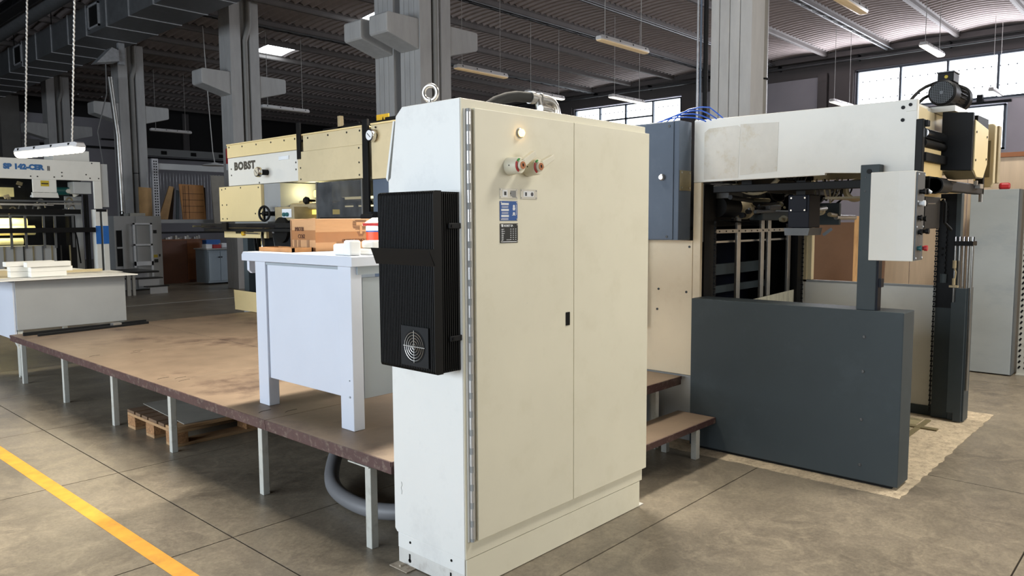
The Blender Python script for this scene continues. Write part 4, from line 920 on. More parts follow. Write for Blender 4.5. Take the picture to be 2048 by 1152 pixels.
# far side of the delivery opening
part('far_side_panel', B().box(6.80, 1.61, .08, 6.83, 3.3, 1.05), 'press_white', M2, bev=.002)
part('panel_trim', B().box(6.795, 1.61, 1.051, 6.835, 3.3, 1.068), 'grey_paint', M2)
part('floor_rail', B().box(6.79, 1.61, .004, 6.83, 3.3, .078), 'slate', M2)
part('far_column', B().box(6.80, 2.62, 1.07, 6.86, 2.80, 2.2), 'press_cream_dull', M2, bev=.002)
part('column_cheek', B().box(6.795, 2.66, 1.05, 6.80, 2.80, 1.45), 'press_cream_dull', M2)
part('far_side_frame', B().prism([(1.175, 1.86), (1.175, 2.265), (1.19, 2.28), (1.30, 2.28), (1.30, 1.83), (1.19, 1.83)], 'x', 6.38, 6.44), 'press_cream_dull', M2, bev=.006)
part('frame_slot', B().box(6.372, 1.20, 1.90, 6.38, 1.255, 2.16), 'machine_olive', M2)
part('far_side_frame', B().box(6.46, 1.165, 1.86, 6.54, 1.30, 2.27), 'machine_tan', M2, bev=.004)
part('inner_wall', B().box(6.775, 2.80, 0, 6.799, 3.32, 2.2), 'dark', M2)  # dark plate added to close the view, black stands for interior shade
part('far_top_panel', B().box(6.8, 1.3, 1.95, 6.85, 2.8, 2.28), 'press_cream_dull', M2)
# back grid of the opening
yb = 2.75
for x, h in ((5.10, 1.53), (5.57, 1.64), (6.00, 1.65), (6.13, 1.65), (6.54, 1.57)):
    part('grid_upright', B().box(x, yb-.02, .5, x+.062, yb, h), 'steel', M2, bev=.002)
part('grid_crossbar', B().box(5.10, yb-.024, 1.505, 6.62, yb-.016, 1.533), 'steel', M2)
part('grid_crossbar', B().box(5.10, yb+.02, 1.43, 6.62, yb+.03, 1.445), 'steel', M2)
b = B()
for k in range(14): b.cyl((5.16+k*.108, yb-.025, 1.519), (5.16+k*.108, yb-.0275, 1.519), .006, 8)
part('bar_hole', b, 'black', M2, kind='stuff')
part('inner_plate', B().box(5.0, yb+.45, .3, 6.78, yb+.47, 1.52), 'navy_black', M2)  # blackish sheet painting the shaded depth behind the grid
part('slate_crossbar', B().box(5.0, yb+.25, 1.15, 6.7, yb+.28, 1.24), 'slate', M2)
part('slate_crossbar', B().box(5.0, yb+.25, 1.0, 6.7, yb+.28, 1.06), 'slate', M2)
part('stained_apron', B().prism([(5.25, .30), (6.69, .30), (6.69, .985), (5.25, .945)], 'y', yb-.034, yb-.028), 'stained', M2)
part('left_guide', B().box(4.90, yb-.10, .02, 5.06, yb-.02, 1.86), 'black', M2)
part('right_guide', B().box(6.66, yb-.06, .3, 6.79, yb+.02, 1.55), 'black', M2)
def chain(name, x, y, z0, z1, parent, n=None):
    b = B(); z = z0; k = 0
    while z < z1:
        if k % 2: b.box(x-.010, y-.004, z, x+.010, y+.004, z+.017)
        else: b.box(x-.006, y-.008, z, x+.006, y+.008, z+.017)
        z += .020; k += 1
    part(name, b, 'black_metal', parent, kind='stuff')
chain('lift_chain', 5.0, yb-.13, .3, 1.6, M2); chain('lift_chain', 6.70, yb-.09, .5, 1.5, M2); chain('lift_chain', 6.70, 1.60, .06, 1.75, M2)
# mechanism under the white panel
part('main_crossbar', B().box(5.0, 2.35, 1.80, 6.75, 2.43, 1.90), 'black', M2, bev=.004)
part('main_crossbar', B().box(4.92, 1.45, 1.795, 4.98, 2.60, 1.845), 'black', M2, bev=.004)
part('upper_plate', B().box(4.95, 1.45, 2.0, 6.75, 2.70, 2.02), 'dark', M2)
part('dark_backdrop', B().box(4.95, 3.05, 1.55, 6.78, 3.07, 2.2), 'dark', M2)  # dark sheet as backdrop, its black imitates shade behind the mechanism
nb = part('drive_box', B().box(4.97, 1.94, 1.55, 5.16, 2.08, 1.765), 'navy_black', M2, bev=.004)
part('box_lid', B().box(4.962, 1.955, 1.655, 4.97, 2.065, 1.762), 'navy_black', nb, bev=.002)
b = B()
for y in (1.965, 2.055):
    for z in (1.665, 1.745): b.cyl((4.962, y, z), (4.956, y, z), .006, 8)
part('lid_screw', b, 'chrome', nb, kind='stuff')
part('drip_tray', B().prism([(1.93, 1.548), (2.10, 1.548), (2.095, 1.500), (1.94, 1.500)], 'x', 4.96, 5.18), 'galvanised', nb)
part('mounting_arm', B().box(5.0, 1.98, 1.765, 5.08, 2.04, 1.86), 'black', nb)
part('hanging_hose', B().tube([(5.2, 2.60, 1.90), (5.2, 2.55, 1.83), (5.2, 2.45, 1.79), (5.2, 2.34, 1.805), (5.2, 2.25, 1.89)], .016, 12, 2), 'hose_light', M2, sm=True)
R = random.Random(11)
part('left_motor', B().cyl((5.10, 2.66, 1.70), (5.35, 2.66, 1.70), .075, 20), 'black_metal', M2, sm=True)
part('motor_bracket', B().box(5.08, 2.56, 1.76, 5.3, 2.70, 1.84), 'galvanised', M2, bev=.004)
part('gear_hub', B().lathe((5.42, 2.62, 1.68), (1, 0, 0), [(0, .03), (.02, .07), (.06, .07), (.08, .04), (.16, .04)], 20), 'machine_tan', M2, sm=True)
part('sheet_guides', B().add([(5.05, 2.5, 1.60), (5.75, 2.6, 1.575), (5.75, 2.72, 1.575), (5.05, 2.72, 1.61)], [(0,1,2,3)]).add([(5.05, 2.5, 1.57), (5.75, 2.6, 1.57), (5.75, 2.72, 1.57), (5.05, 2.72, 1.56)], [(0,1,2,3)]), 'galvanised', M2)
part('sheet_guides', B().add([(6.2, 2.5, 1.62), (6.75, 2.5, 1.60), (6.75, 2.72, 1.60), (6.2, 2.72, 1.63)], [(0,1,2,3)]), 'galvanised', M2)
part('centre_block', B().box(5.62, 2.55, 1.60, 6.15, 2.66, 1.68), 'slate', M2, bev=.01)
part('centre_cap', B().box(5.64, 2.5, 1.68, 5.85, 2.6, 1.72), 'galvanised', M2, bev=.01)
for i in range(60):
    x = R.uniform(5.05, 6.7); y = R.uniform(2.25, 2.72); z = R.uniform(1.60, 1.93); s_ = R.uniform(.012, .04)
    m = R.choice(['machine_tan', 'machine_olive', 'steel', 'black_metal', 'galvanised', 'black_metal', 'black', 'black'])
    if i % 3 == 0: part('bearing_block', B().obox((x, y, z), s_*1.6, s_, s_*1.2, (R.uniform(-.3, .3), R.uniform(-.3, .3), 0)), m, M2, bev=.004)
    elif i % 3 == 1: part('cross_shaft', B().cyl((x-.15, y, z), (x+.18, y+R.uniform(-.05, .05), z+R.uniform(-.03, .03)), R.uniform(.008, .02), 10), m, M2, sm=True)
    else: part('pulley', B().lathe((x, y, z), (1, 0, 0), [(0, s_*.9), (.015, s_*.9), (.018, s_*.5), (.03, s_*.5), (.033, s_*.8), (.045, s_*.8)], 16), m, M2, sm=True)
for i in range(20):
    x = R.uniform(5.0, 6.5); y = R.uniform(2.2, 2.7); z = R.uniform(1.78, 1.95)
    part('loose_cable', B().tube([(x, y, z+.1), (x+.05, y, z-.04), (x+.14, y+R.uniform(-.1, .1), z-R.uniform(.02, .1)), (x+.25, y, z+.02), (x+.3, y, z+.12)], .007, 6, 2), R.choice(['black', 'hose_light', 'cable_grey']), M2)
part('tilted_lever', B().obox((6.2, 2.4, 1.75), .05, .03, .22, (0, .6, 0)), 'machine_tan', M2, bev=.006)
part('white_link', B().obox((6.15, 1.75, 1.835), .10, .02, .02, (0, -.4, .3)), 'sign_white', M2)
part('white_ball', B().lathe((5.95, 1.62, 1.80), (0, 0, 1), [(-.018, .006), (-.01, .016), (0, .02), (.01, .016), (.018, .006)], 14), 'sign_white', M2, sm=True)
part('ring_guide', B().torus((6.3, 2.1, 1.83), .075, .014, (1, .3, 0), 24, 8), 'machine_tan', M2, sm=True)
part('ring_guide', B().torus((6.05, 2.0, 1.83), .07, .012, (1, .3, 0), 24, 8), 'press_cream_dull', M2, sm=True)
part('right_shelf', B().box(5.4, 1.55, 1.745, 6.7, 2.0, 1.76), 'machine_tan', M2)
part('slate_hanger', B().box(6.4, 2.25, 1.56, 6.44, 2.45, 1.74), 'slate', M2, bev=.004)
part('slate_hanger', B().box(6.45, 1.95, 1.56, 6.49, 2.10, 1.74), 'slate', M2, bev=.004)
part('handwheel_knob', B().lathe((6.3, 1.98, 1.62), (0, 0, 1), [(0, .03), (.02, .04), (.05, .03), (.06, .01), (.12, .01)], 14), 'steel', M2, sm=True)
part('valve_link', B().cyl((6.2, 1.80, 1.63), (6.2, 1.50, 1.64), .012, 10).cyl((6.2, 1.80, 1.63), (6.2, 1.80, 1.74), .012, 10), 'machine_tan', M2)
part('metal_flap', B().obox((5.22, 1.91, 1.52), .006, .02, .07, (.9, 0, .3)), 'galvanised', M2)
# end of the unit : gearbox, motor, roller, posts
part('end_plate', B().box(4.886, 1.300, 2.13, 5.12, 1.312, 2.262), 'press_cream_dull', M2, bev=.002)
part('end_plate', B().box(5.121, 1.304, 2.12, 5.5, 1.316, 2.255), 'press_cream_dull', M2, bev=.002)
part('cream_cover', B().box(4.92, 1.50, 1.76, 6.36, 1.52, 2.11), 'press_cream', M2, bev=.003)
part('cream_ledge', B().box(5.0, 1.30, 1.79, 6.36, 1.50, 1.83), 'press_cream', M2, bev=.003)
part('corner_post', B().box(4.79, 1.235, 1.45, 4.835, 1.275, 2.17), 'black', M2, bev=.004)
part('post_clamp', B().box(4.82, 1.22, 2.13, 4.87, 1.26, 2.165), 'black_metal', M2, bev=.004)
part('end_crossbar', B().box(4.835, 1.225, 1.935, 5.35, 1.255, 1.985), 'black', M2, bev=.003)
part('chrome_roller', B().cyl((4.84, 1.25, 2.095), (5.36, 1.25, 2.095), .030, 20), 'chrome', M2, sm=True)
part('dark_roller', B().cyl((4.84, 1.25, 2.04), (5.36, 1.25, 2.04), .024, 20), 'black', M2, sm=True)
gb = part('gearbox_guard', B().prism([(1.095, 1.895), (1.262, 1.905), (1.262, 2.258), (1.095, 2.243)], 'x', 5.30, 5.34), 'black', M2, bev=.002)
part('cream_guard', B().prism([(5.342, 1.90), (5.42, 1.86), (5.60, 1.86), (5.70, 1.95), (5.70, 2.17), (5.342, 2.20)], 'y', 1.088, 1.25), 'press_cream', M2, bev=.002)
part('guard_underside', B().prism([(5.31, 1.894), (5.42, 1.855), (5.60, 1.855), (5.36, 1.897)], 'y', 1.092, 1.25), 'machine_olive', M2)
b = B(); screws_y(b, 1.088, [(5.37, 2.13), (5.37, 1.96), (5.66, 2.12), (5.66, 1.98)], .007); part('guard_screw', b, 'plate_dark', M2, kind='stuff')
part('black_bracket', B().box(5.45, 1.10, 2.17, 5.75, 1.25, 2.24), 'black', M2)
MC = (1.258, 2.370)
mt = part('motor', B().lathe((5.24, MC[0], MC[1]), (1, 0, 0), [(.0, .068), (.01, .078), (.12, .080), (.13, .072), (.31, .072), (.32, .088), (.38, .090), (.39, .07), (.43, .06)], 36), 'black_metal', M2, sm=True, label='black electric motor')
part('fan_cowl', B().cyl((5.24, MC[0], MC[1]), (5.237, MC[0], MC[1]), .066, 32), 'dark', mt)
b = B()
for k in range(-6, 7):
    d_ = k*.0100; h = math.sqrt(max(0, .065**2-d_**2))
    b.box(5.2345, MC[0]+d_-.0014, MC[1]-h, 5.2368, MC[0]+d_+.0014, MC[1]+h).box(5.2345, MC[0]-h, MC[1]+d_-.0014, 5.2368, MC[0]+h, MC[1]+d_+.0014)
b.cyl((5.234, MC[0], MC[1]), (5.232, MC[0], MC[1]), .010, 12)
part('fan_grille', b, 'galvanised', mt)
fins = None
for k in range(22):
    a = 2*math.pi*k/22; y = MC[0]+.078*math.cos(a); z = MC[1]+.078*math.sin(a)
    part('cooling_fin', B().obox((5.44, y, z), .14, .014, .003, (a, 0, 0)), 'black_metal', mt)
tb = part('terminal_box', B().box(5.32, 1.215, 2.444, 5.46, 1.305, 2.500), 'black', mt, bev=.004)
part('box_lid', B().box(5.316, 1.211, 2.500, 5.464, 1.309, 2.508), 'galvanised', tb, bev=.002)
part('cable_plug', B().lathe((5.32, 1.255, 2.474), (-1, 0, 0), [(0, .010), (.004, .010), (.005, .006)], 16), 'yellow_dull', tb, sm=True)
part('motor_foot', B().box(5.28, 1.19, 2.258, 5.6, 1.33, 2.292), 'press_white', mt)
part('motor_cable', B().tube([(5.34, 1.31, 2.45), (5.25, 1.37, 2.41), (5.15, 1.40, 2.34), (5.1, 1.42, 2.27)], .010, 8, 1), 'black', mt, sm=True)
part('motor_cable', B().tube([(5.36, 1.31, 2.38), (5.26, 1.35, 2.36), (5.2, 1.38, 2.31), (5.16, 1.40, 2.27)], .010, 8, 1), 'black', mt, sm=True)
part('cross_arm', B().box(4.98, 1.24, 1.765, 5.40, 1.29, 1.855), 'black', M2, bev=.006)
part('cross_arm', B().box(5.35, 1.21, 1.775, 6.27, 1.27, 1.84), 'black_metal', M2, bev=.006)
part('arm_bracket', B().box(6.235, 1.21, 1.775, 6.28, 1.26, 1.92), 'black', M2, bev=.004)
part('arm_roller', B().cyl((5.0, 1.22, 1.80), (5.26, 1.22, 1.80), .042, 18).cyl((5.0, 1.22, 1.80), (5.02, 1.22, 1.80), .05, 18), 'black_metal', M2, sm=True)
part('sensor_cluster', B().box(6.0, 1.18, 1.81, 6.10, 1.21, 1.84).cyl((6.13, 1.20, 1.775), (6.13, 1.20, 1.72), .012, 8).box(5.95, 1.19, 1.83, 5.98, 1.21, 1.86), 'steel', M2, kind='stuff')
part('hanging_panel', B().box(4.93, 1.245, 1.545, 5.265, 1.265, 1.735), 'black', M2, bev=.004)
part('panel_handle', B().tube([(5.28, 1.235, 1.72), (5.30, 1.225, 1.70), (5.30, 1.225, 1.58), (5.36, 1.20, 1.535)], .009, 8), 'black_metal', M2, sm=True)
# far post with rods
part('far_post', B().box(6.74, 1.44, 0.01, 6.80, 1.60, 1.80).box(6.72, 1.44, .01, 6.74, 1.475, 1.80), 'slate', M2, bev=.003)
part('post_plate', B().box(6.735, 1.475, .9, 6.74, 1.60, 1.80), 'black_metal', M2)
part('post_hole', B().cyl((6.735, 1.56, 1.37), (6.731, 1.56, 1.37), .010, 10).cyl((6.735, 1.56, 1.32), (6.731, 1.56, 1.32), .010, 10), 'dark', M2, kind='stuff')
chain('lift_chain', 6.715, 1.54, 1.15, 1.7, M2)
part('post_socket', B().lathe((6.72, 1.545, 1.1), (0, 0, 1), [(0, .022), (.07, .024)], 14), 'slate', M2, sm=True)
part('slate_cover', B().prism([(1.375, .012), (1.43, .012), (1.43, .075), (1.475, .075), (1.475, .95), (1.445, .955), (1.445, 1.065), (1.375, 1.065)], 'x', 6.68, 6.70), 'slate', M2, bev=.002)
part('cover_side', B().box(6.70, 1.362, .012, 6.86, 1.376, 1.065), 'slate', M2)
part('manifold', B().box(6.69, 1.345, 1.395, 6.83, 1.475, 1.43), 'black', M2, bev=.004)
for k in range(5):
    y = 1.350+k*.029; o_ = part('guide_rod', B().cyl((6.72+.0*k, y, .30 if k > 1 else .26), (6.72, y, 1.40), .0105, 10), 'steel', M2, sm=True)
    part('rod_cap', B().cyl((6.72, y, 1.43), (6.72, y, 1.465), .010, 10), 'chrome', o_, sm=True)
part('air_valve', B().cyl((6.68, 1.462, 1.22), (6.68, 1.462, 1.28), .014, 10).cyl((6.68, 1.462, 1.09), (6.68, 1.462, 1.14), .012, 10).tube([(6.68, 1.462, 1.22), (6.68, 1.45, 1.19), (6.68, 1.455, 1.14)], .006, 8).box(6.66, 1.43, 1.07, 6.70, 1.49, 1.085), 'machine_tan', M2, kind='stuff')
# ================================================================== SLATE BARRIER + POST + CONTROL BOX
SB = thing('safety_barrier', 'dark slate grey metal barrier panel with a bolted upright post', 'barrier', (4.8, 2.0, 0))
part('panel', B().box(4.745, 1.285, .018, 4.955, 2.66, 1.060), 'slate', SB, bev=.005)
part('floor_skid', B().box(4.76, 1.32, 0.003, 4.94, 2.64, .018), 'black', SB)
for z in (.90, .69, .395, .115): part('bolt', B().lathe((4.745, 1.50, z), (-1, 0, 0), [(0, .010), (.003, .010), (.006, .006)], 12), 'galvanised', SB, sm=True)
ps = part('post', B().box(4.765, 1.452, 1.060, 4.835, 1.560, 1.925), 'slate', SB, bev=.004)
part('post_bolt', B().cyl((4.765, 1.51, 1.885), (4.759, 1.51, 1.885), .014, 16), 'black', ps)
b = B(); screws_x(b, 4.765, [(1.53, 1.85), (1.485, 1.85), (1.53, 1.77), (1.485, 1.77)], .005); part('post_screw', b, 'plate_dark', ps, kind='stuff')
part('post_plate', B().box(4.770, 1.44, 1.061, 4.83, 1.452, 1.36).box(4.775, 1.425, 1.2, 4.825, 1.44, 1.25), 'navy_black', ps)
KB = thing('control_box', 'white metal push-button box fixed to the slate post', 'control box', (4.7, 1.33, 1.37))
part('housing', B().prism([(4.60, 1.215), (4.595, 1.30), (4.60, 1.448), (4.76, 1.448), (4.76, 1.215)], 'z', 1.368, 1.868), 'press_white', KB, bev=.003)
part('button_plate', B().box(4.612, 1.206, 1.372, 4.758, 1.2145, 1.864), 'galvanised', KB, bev=.002)
for x, z, m, l, lb in ((4.66, 1.755, 'black', .03, None), (4.70, 1.755, 'black', .035, None), (4.66, 1.69, 'sign_white', .03, 'white push button'), (4.70, 1.69, 'black', .03, None), (4.65, 1.61, 'black', .02, None), (4.70, 1.605, 'black', .03, None), (4.66, 1.53, 'black', .02, None), (4.70, 1.535, 'black', .045, None), (4.66, 1.44, 'teal', .02, 'green push button'), (4.70, 1.44, 'red', .04, 'red stop button')):
    part('push_button', B().lathe((x, 1.206, z), (0, -1, 0), [(0, .012), (l*.6, .012), (l*.62, .016), (l, .016)], 14), m, KB, sm=True, label=lb)
b = B(); screws_y(b, 1.206, [(4.625, 1.85), (4.745, 1.85), (4.625, 1.385), (4.745, 1.385), (4.625, 1.70), (4.745, 1.70), (4.625, 1.56), (4.745, 1.56)], .005); part('plate_screw', b, 'sign_white', KB, kind='stuff')
part('toggle_lever', B().cyl((4.72, 1.206, 1.69), (4.76, 1.15, 1.69), .004, 8), 'chrome', KB)
part('toggle_lever', B().cyl((4.70, 1.18, 1.765), (4.72, 1.165, 1.75), .009, 10), 'sign_white', KB)
# ================================================================== RIGHT BACKGROUND
LK = thing('steel_locker', 'tall grey steel cabinet standing at the right beyond the delivery unit', 'cabinet', (9.2, 1.7, 0))
part('carcass', B().box(9.06, 1.43, .01, 9.5, 1.86, 1.90), 'locker_side', LK)
part('side_panel', B().box(9.05, 1.44, .012, 9.06, 1.86, 1.90), 'locker', LK, bev=.003)
solo('cloth_bundle', B().obox((9.25, 1.60, 1.938), .07, .10, .07, (0, 0, .3)), 'red', 'small crimson and white bundle on top of the tall grey cabinet', 'bundle', (9.2, 1.7, 1.9), bev=.02)
UP = thing('shelf_upright', 'white perforated steel shelf upright at the right edge', 'upright', (9.3, 1.35, 0))
part('upright', B().box(9.20, 1.22, .0, 9.215, 1.405, 1.95), 'leg_paint', UP)
b = B()
for k in range(32):
    z = .08+k*.058
    for y in (1.385, 1.335): b.obox((9.198, y, z), .004, .016, .03, (.5, 0, 0))
part('slot', b, 'dark', UP, kind='stuff')
part('base_plate', B().box(9.18, 1.2, 0, 9.3, 1.41, .01), 'leg_paint', UP)
WPT = thing('wood_partition', 'pale wooden panel partition with a brown top rail behind the machine at right', 'partition', (9.7, 1.5, 0))
for k in range(9):
    part('wood_panel', B().box(9.65+.003*(k % 2), -1.9+.56*k+.004, 0, 9.68, -1.9+.56*(k+1)-.004, 2.26), 'light_wood', WPT, bev=.002)
part('top_rail', B().box(9.62, -1.9, 2.262, 9.71, 3.14, 2.31), 'wood_rail', WPT)
# stacked sheet goods seen through the opening
solo('kraft_sheet', B().obox((8.95, 3.25, .8), .03, 1.2, 1.55, (0, .10, .0)), 'brown_kraft', 'large brown cardboard sheet leaning beyond the machine opening', 'sheet', (8.8, 3.2, 0))
solo('small_carton', B().box(8.35, 3.35, .0, 8.70, 3.75, 1.30), 'carton', 'small cardboard cartons stacked left of the leaning brown sheet', 'carton', (8.5, 3.5, 0), bev=.004)
solo('timber_board', B().box(8.62, 2.68, 0, 8.67, 2.87, 1.64), 'light_timber', 'knotty timber board standing upright beyond the machine opening', 'board', (8.65, 2.8, 0), bev=.004)
# ================================================================== SECOND PRESS (far left)
SPM = thing('second_press', 'white press with blue SP 142-CER lettering at the far left', 'press', (3.8, 15.2, 0))
ysp = 14.5
fr = part('front_frame', B().box(2.2, ysp, 2.355, 5.04, ysp+.05, 2.69).box(4.915, ysp, 1.87, 5.04, ysp+.05, 2.355).box(3.975, ysp, 2.14, 4.33, ysp+.05, 2.355), 'press_white', SPM, bev=.006)
part('hood_lip', B().prism([(ysp, 2.135), (ysp-.06, 2.05), (ysp+.05, 2.05), (ysp+.05, 2.135)], 'x', 3.96, 4.34), 'press_white', SPM)
part('frame_edge', B().box(5.042, ysp+.02, 1.9, 5.16, ysp+.4, 2.66), 'grey_cab', SPM, bev=.004)
part('top_box', B().box(4.42, ysp+.4, 2.69, 5.0, ysp+.9, 2.90), 'press_white', SPM, bev=.004)
part('top_cover', B().box(2.2, ysp+.05, 2.62, 5.04, ysp+2.4, 2.68), 'grey_cab', SPM)
part('back_body', B().box(2.2, ysp+1.2, 0, 5.1, ysp+2.4, 2.62), 'black_metal', SPM)
text('lettering', 'SP 142-CER', .112, (3.57, ysp-.002, 2.515), '-y', 'letter_blue', fr, off=.009, sx=1.0, space=1.05)
text('lettering', 'II', .105, (4.20, ysp-.002, 2.505), '-y', 'letter_grey', fr, off=.004, sx=.8, label='grey numeral')
part('yellow_label', B().box(4.09, ysp-.004, 2.24, 4.215, ysp-.001, 2.335), 'yellow_dull', fr, label='yellow warning label')
part('label_print', B().box(4.10, ysp-.006, 2.275, 4.205, ysp-.004, 2.295), 'plate_dark', fr)
b = B(); screws_y(b, ysp, [(3.95, 2.40), (4.05, 2.40), (4.3, 2.40), (4.42, 2.42), (4.42, 2.48), (4.8, 2.46), (4.86, 2.40), (4.9, 2.66), (5.0, 2.40)], .012); part('screw', b, 'plate_dark', fr, kind='stuff')
part('right_post', B().box(4.915, ysp, .0, 4.99, ysp+.2, 1.86).box(5.03, ysp, .0, 5.12, ysp+.2, 1.86), 'press_white', SPM, bev=.004)
part('blue_band', B().box(4.91, ysp-.004, 1.25, 4.992, ysp-.0005, 1.57).box(5.028, ysp-.004, 1.25, 5.122, ysp-.0005, 1.57), 'band_blue', SPM, label='blue painted band')
part('post_rod', B().box(4.995, ysp+.02, .3, 5.025, ysp+.05, 1.84), 'galvanised', SPM)
part('post_joint', B().box(4.93, ysp-.01, 1.82, 5.10, ysp+.03, 1.86), 'black_metal', SPM)
part('inner_wall', B().box(4.62, ysp+.6, .0, 4.9, ysp+.62, 2.1), 'grey_cab', SPM)
part('inner_cover', B().box(4.62, ysp+.1, 2.13, 4.91, ysp+.4, 2.34), 'grey_cab', SPM, bev=.01)
chain('lift_chain', 4.82, ysp+.12, .8, 2.12, SPM)
part('chain_guide', B().box(4.78, ysp+.14, .3, 4.86, ysp+.16, 2.12), 'black', SPM)
part('black_crossbar', B().box(2.3, ysp-.03, 1.46, 4.90, ysp+.0, 1.545), 'black', SPM, bev=.004)
part('upper_crossbar', B().box(2.3, ysp+.2, 1.78, 4.75, ysp+.25, 1.86), 'black', SPM)
part('steel_crossbar', B().box(2.3, ysp+.1, 1.92, 4.3, ysp+.13, 1.95).box(4.2, ysp+.1, 1.94, 4.72, ysp+.12, 1.965), 'steel', SPM)
part('steel_crossbar', B().box(2.3, ysp+.12, 1.98, 4.75, ysp+.15, 2.01), 'galvanised', SPM)
for x in (3.62, 3.83, 4.10, 4.27, 4.55, 3.3, 3.0): part('grid_upright', B().box(x, ysp+.05, 1.2, x+.035, ysp+.07, 1.76), 'galvanised', SPM)
part('grid_bar', B().box(2.3, ysp+.06, 1.74, 4.6, ysp+.08, 1.76), 'galvanised', SPM)
part('lit_roll', B().cyl((2.4, ysp+.75, 1.64), (4.05, ysp+.75, 1.64), .075, 20), 'roll_cream', SPM, sm=True, label='yellowish lit roll')
part('lit_roll', B().cyl((2.4, ysp+.70, 1.50), (4.15, ysp+.70, 1.50), .085, 20), 'roll_cream', SPM, sm=True)
part('lit_roll', B().cyl((2.4, ysp+.65, 1.31), (3.95, ysp+.65, 1.31), .06, 20), 'roll_cream', SPM, sm=True)
part('upper_tray', B().box(2.4, ysp+.8, 2.08, 3.9, ysp+.9, 2.24), 'roll_cream', SPM)
pl_l = bpy.data.lights.new('press_inner_lamp', 'AREA'); pl_l.shape = 'RECTANGLE'; pl_l.size = 1.4; pl_l.size_y = .05; pl_l.energy = 16; pl_l.color = (1, .93, .62)
pl_o = bpy.data.objects.new('press_inner_lamp', pl_l); COL.objects.link(pl_o); pl_o.location = (3.2, ysp+.45, 1.74); pl_o.rotation_euler = (math.radians(50), 0, 0)
part('sheet_stack', B().box(2.3, ysp+.1, .4, 4.3, ysp+.6, 1.24), 'grey_paint', SPM)
for k in range(16):
    x = 2.4+k*.14; part('divider', B().box(x, ysp+.085, .4, x+.02, ysp+.1, 1.24), R.choice(['plate_dark', 'galvanised', 'machine_olive']), SPM)
part('dark_post', B().box(4.52, ysp+.1, .3, 4.62, ysp+.3, 1.75), 'black', SPM)
part('dark_motor', B().cyl((4.3, ysp+.35, 2.18), (4.62, ysp+.35, 2.18), .07, 16), 'teal', SPM, sm=True)
part('white_elbow', B().tube([(4.56, ysp+.33, 2.18), (4.68, ysp+.3, 2.18), (4.72, ysp+.3, 2.10)], .05, 12), 'press_white', SPM, sm=True)
for i in range(26):
    x = R.uniform(3.2, 4.75); y = ysp+R.uniform(.15, .5); z = R.choice([R.uniform(1.95, 2.3), R.uniform(1.78, 1.95)]); s_ = R.uniform(.02, .06)
    m = R.choice(['machine_tan', 'steel', 'black_metal', 'sign_white', 'galvanised', 'machine_olive'])
    if i % 2: part('valve_block', B().obox((x, y, z), s_*1.4, s_, s_, (0, R.uniform(-.4, .4), 0)), m, SPM, bev=.004)
    else: part('hose_loop', B().tube([(x, y, z-.05), (x+.03, y, z+.06), (x+.10, y, z+.07), (x+.12, y, z-.02)], .014, 6, 2), m, SPM)
part('inner_handle', B().tube([(4.66, ysp+.5, 1.5), (4.72, ysp+.5, 1.55), (4.76, ysp+.5, 1.35), (4.80, ysp+.5, .9)], .014, 8), 'black', SPM)
# ---- steps and grey cabinet beside the second press
SS = thing('access_steps', 'grey steel access steps with dark treads beside the white second press', 'steps', (7.0, 18.6, 0))
part('landing', B().box(5.6, 17.6, .50, 7.25, 18.9, .54), 'plate_dark', SS)
part('landing_front', B().box(6.85, 18.3, .36, 7.3, 18.32, .50), 'grey_cab', SS)
part('tread', B().box(6.75, 18.0, .335, 7.5, 18.35, .36), 'plate_dark', SS)
part('riser', B().box(6.95, 18.02, .18, 7.42, 18.04, .335), 'grey_cab', SS)
part('tread', B().box(7.05, 17.8, .155, 7.55, 18.0, .178), 'plate_dark', SS)
part('riser', B().box(7.12, 17.82, .0, 7.52, 17.84, .155), 'grey_cab', SS)
part('leg', B().box(6.58, 17.7, 0, 6.66, 17.75, .50).box(6.70, 17.7, 0, 6.76, 17.75, .50), 'leg_paint', SS, kind='stuff')
gate = part('safety_gate', B().box(7.225, 18.90, .56, 7.265, 18.93, 1.62).box(7.62, 18.90, .30, 7.665, 18.93, 1.62).box(7.225, 18.90, 1.585, 7.665, 18.93, 1.62).box(7.225, 18.90, 1.08, 7.665, 18.93, 1.12).box(7.225, 18.90, .60, 7.665, 18.93, .70), 'sign_white', SS, label='white tubular safety gate')
GC = thing('switch_cabinet', 'light grey switch cabinet behind the white safety gate', 'cabinet', (7.4, 19.4, 0))
part('carcass', B().box(6.84, 19.02, .02, 7.93, 20.0, 1.79), 'grey_cab', GC, bev=.006)
part('front_door', B().box(7.33, 18.99, .04, 7.925, 19.015, 1.785), 'grey_cab', GC, bev=.004)
part('side_opening', B().box(6.88, 19.0, .6, 7.0, 19.02, 1.45), 'black', GC)
part('window_rail', B().box(7.0, 18.98, .55, 7.02, 19.02, 1.48).box(6.88, 18.98, 1.02, 7.0, 19.02, 1.06), 'grey_cab', GC)
part('door_handle', B().box(7.72, 18.975, 1.37, 7.80, 18.99, 1.45), 'plate_dark', GC); part('door_handle', B().box(7.72, 18.975, .66, 7.81, 18.99, .74), 'plate_dark', GC)
part('warning_label', B().box(7.71, 18.975, .78, 7.80, 18.99, .85), 'yellow_dull', GC, label='yellow warning label')
part('door_lock', B().box(7.84, 18.975, .80, 7.87, 18.99, .86), 'plate_dark', GC)
part('lifting_ring', B().torus((7.06, 19.1, 1.86), .035, .01, (0, 1, 0), 18, 6), 'black', GC); part('ring_base', B().box(7.03, 19.07, 1.79, 7.09, 19.13, 1.825), 'black', GC)
part('top_tray', B().box(7.25, 19.1, 1.79, 7.6, 19.6, 1.86), 'leg_paint', GC)
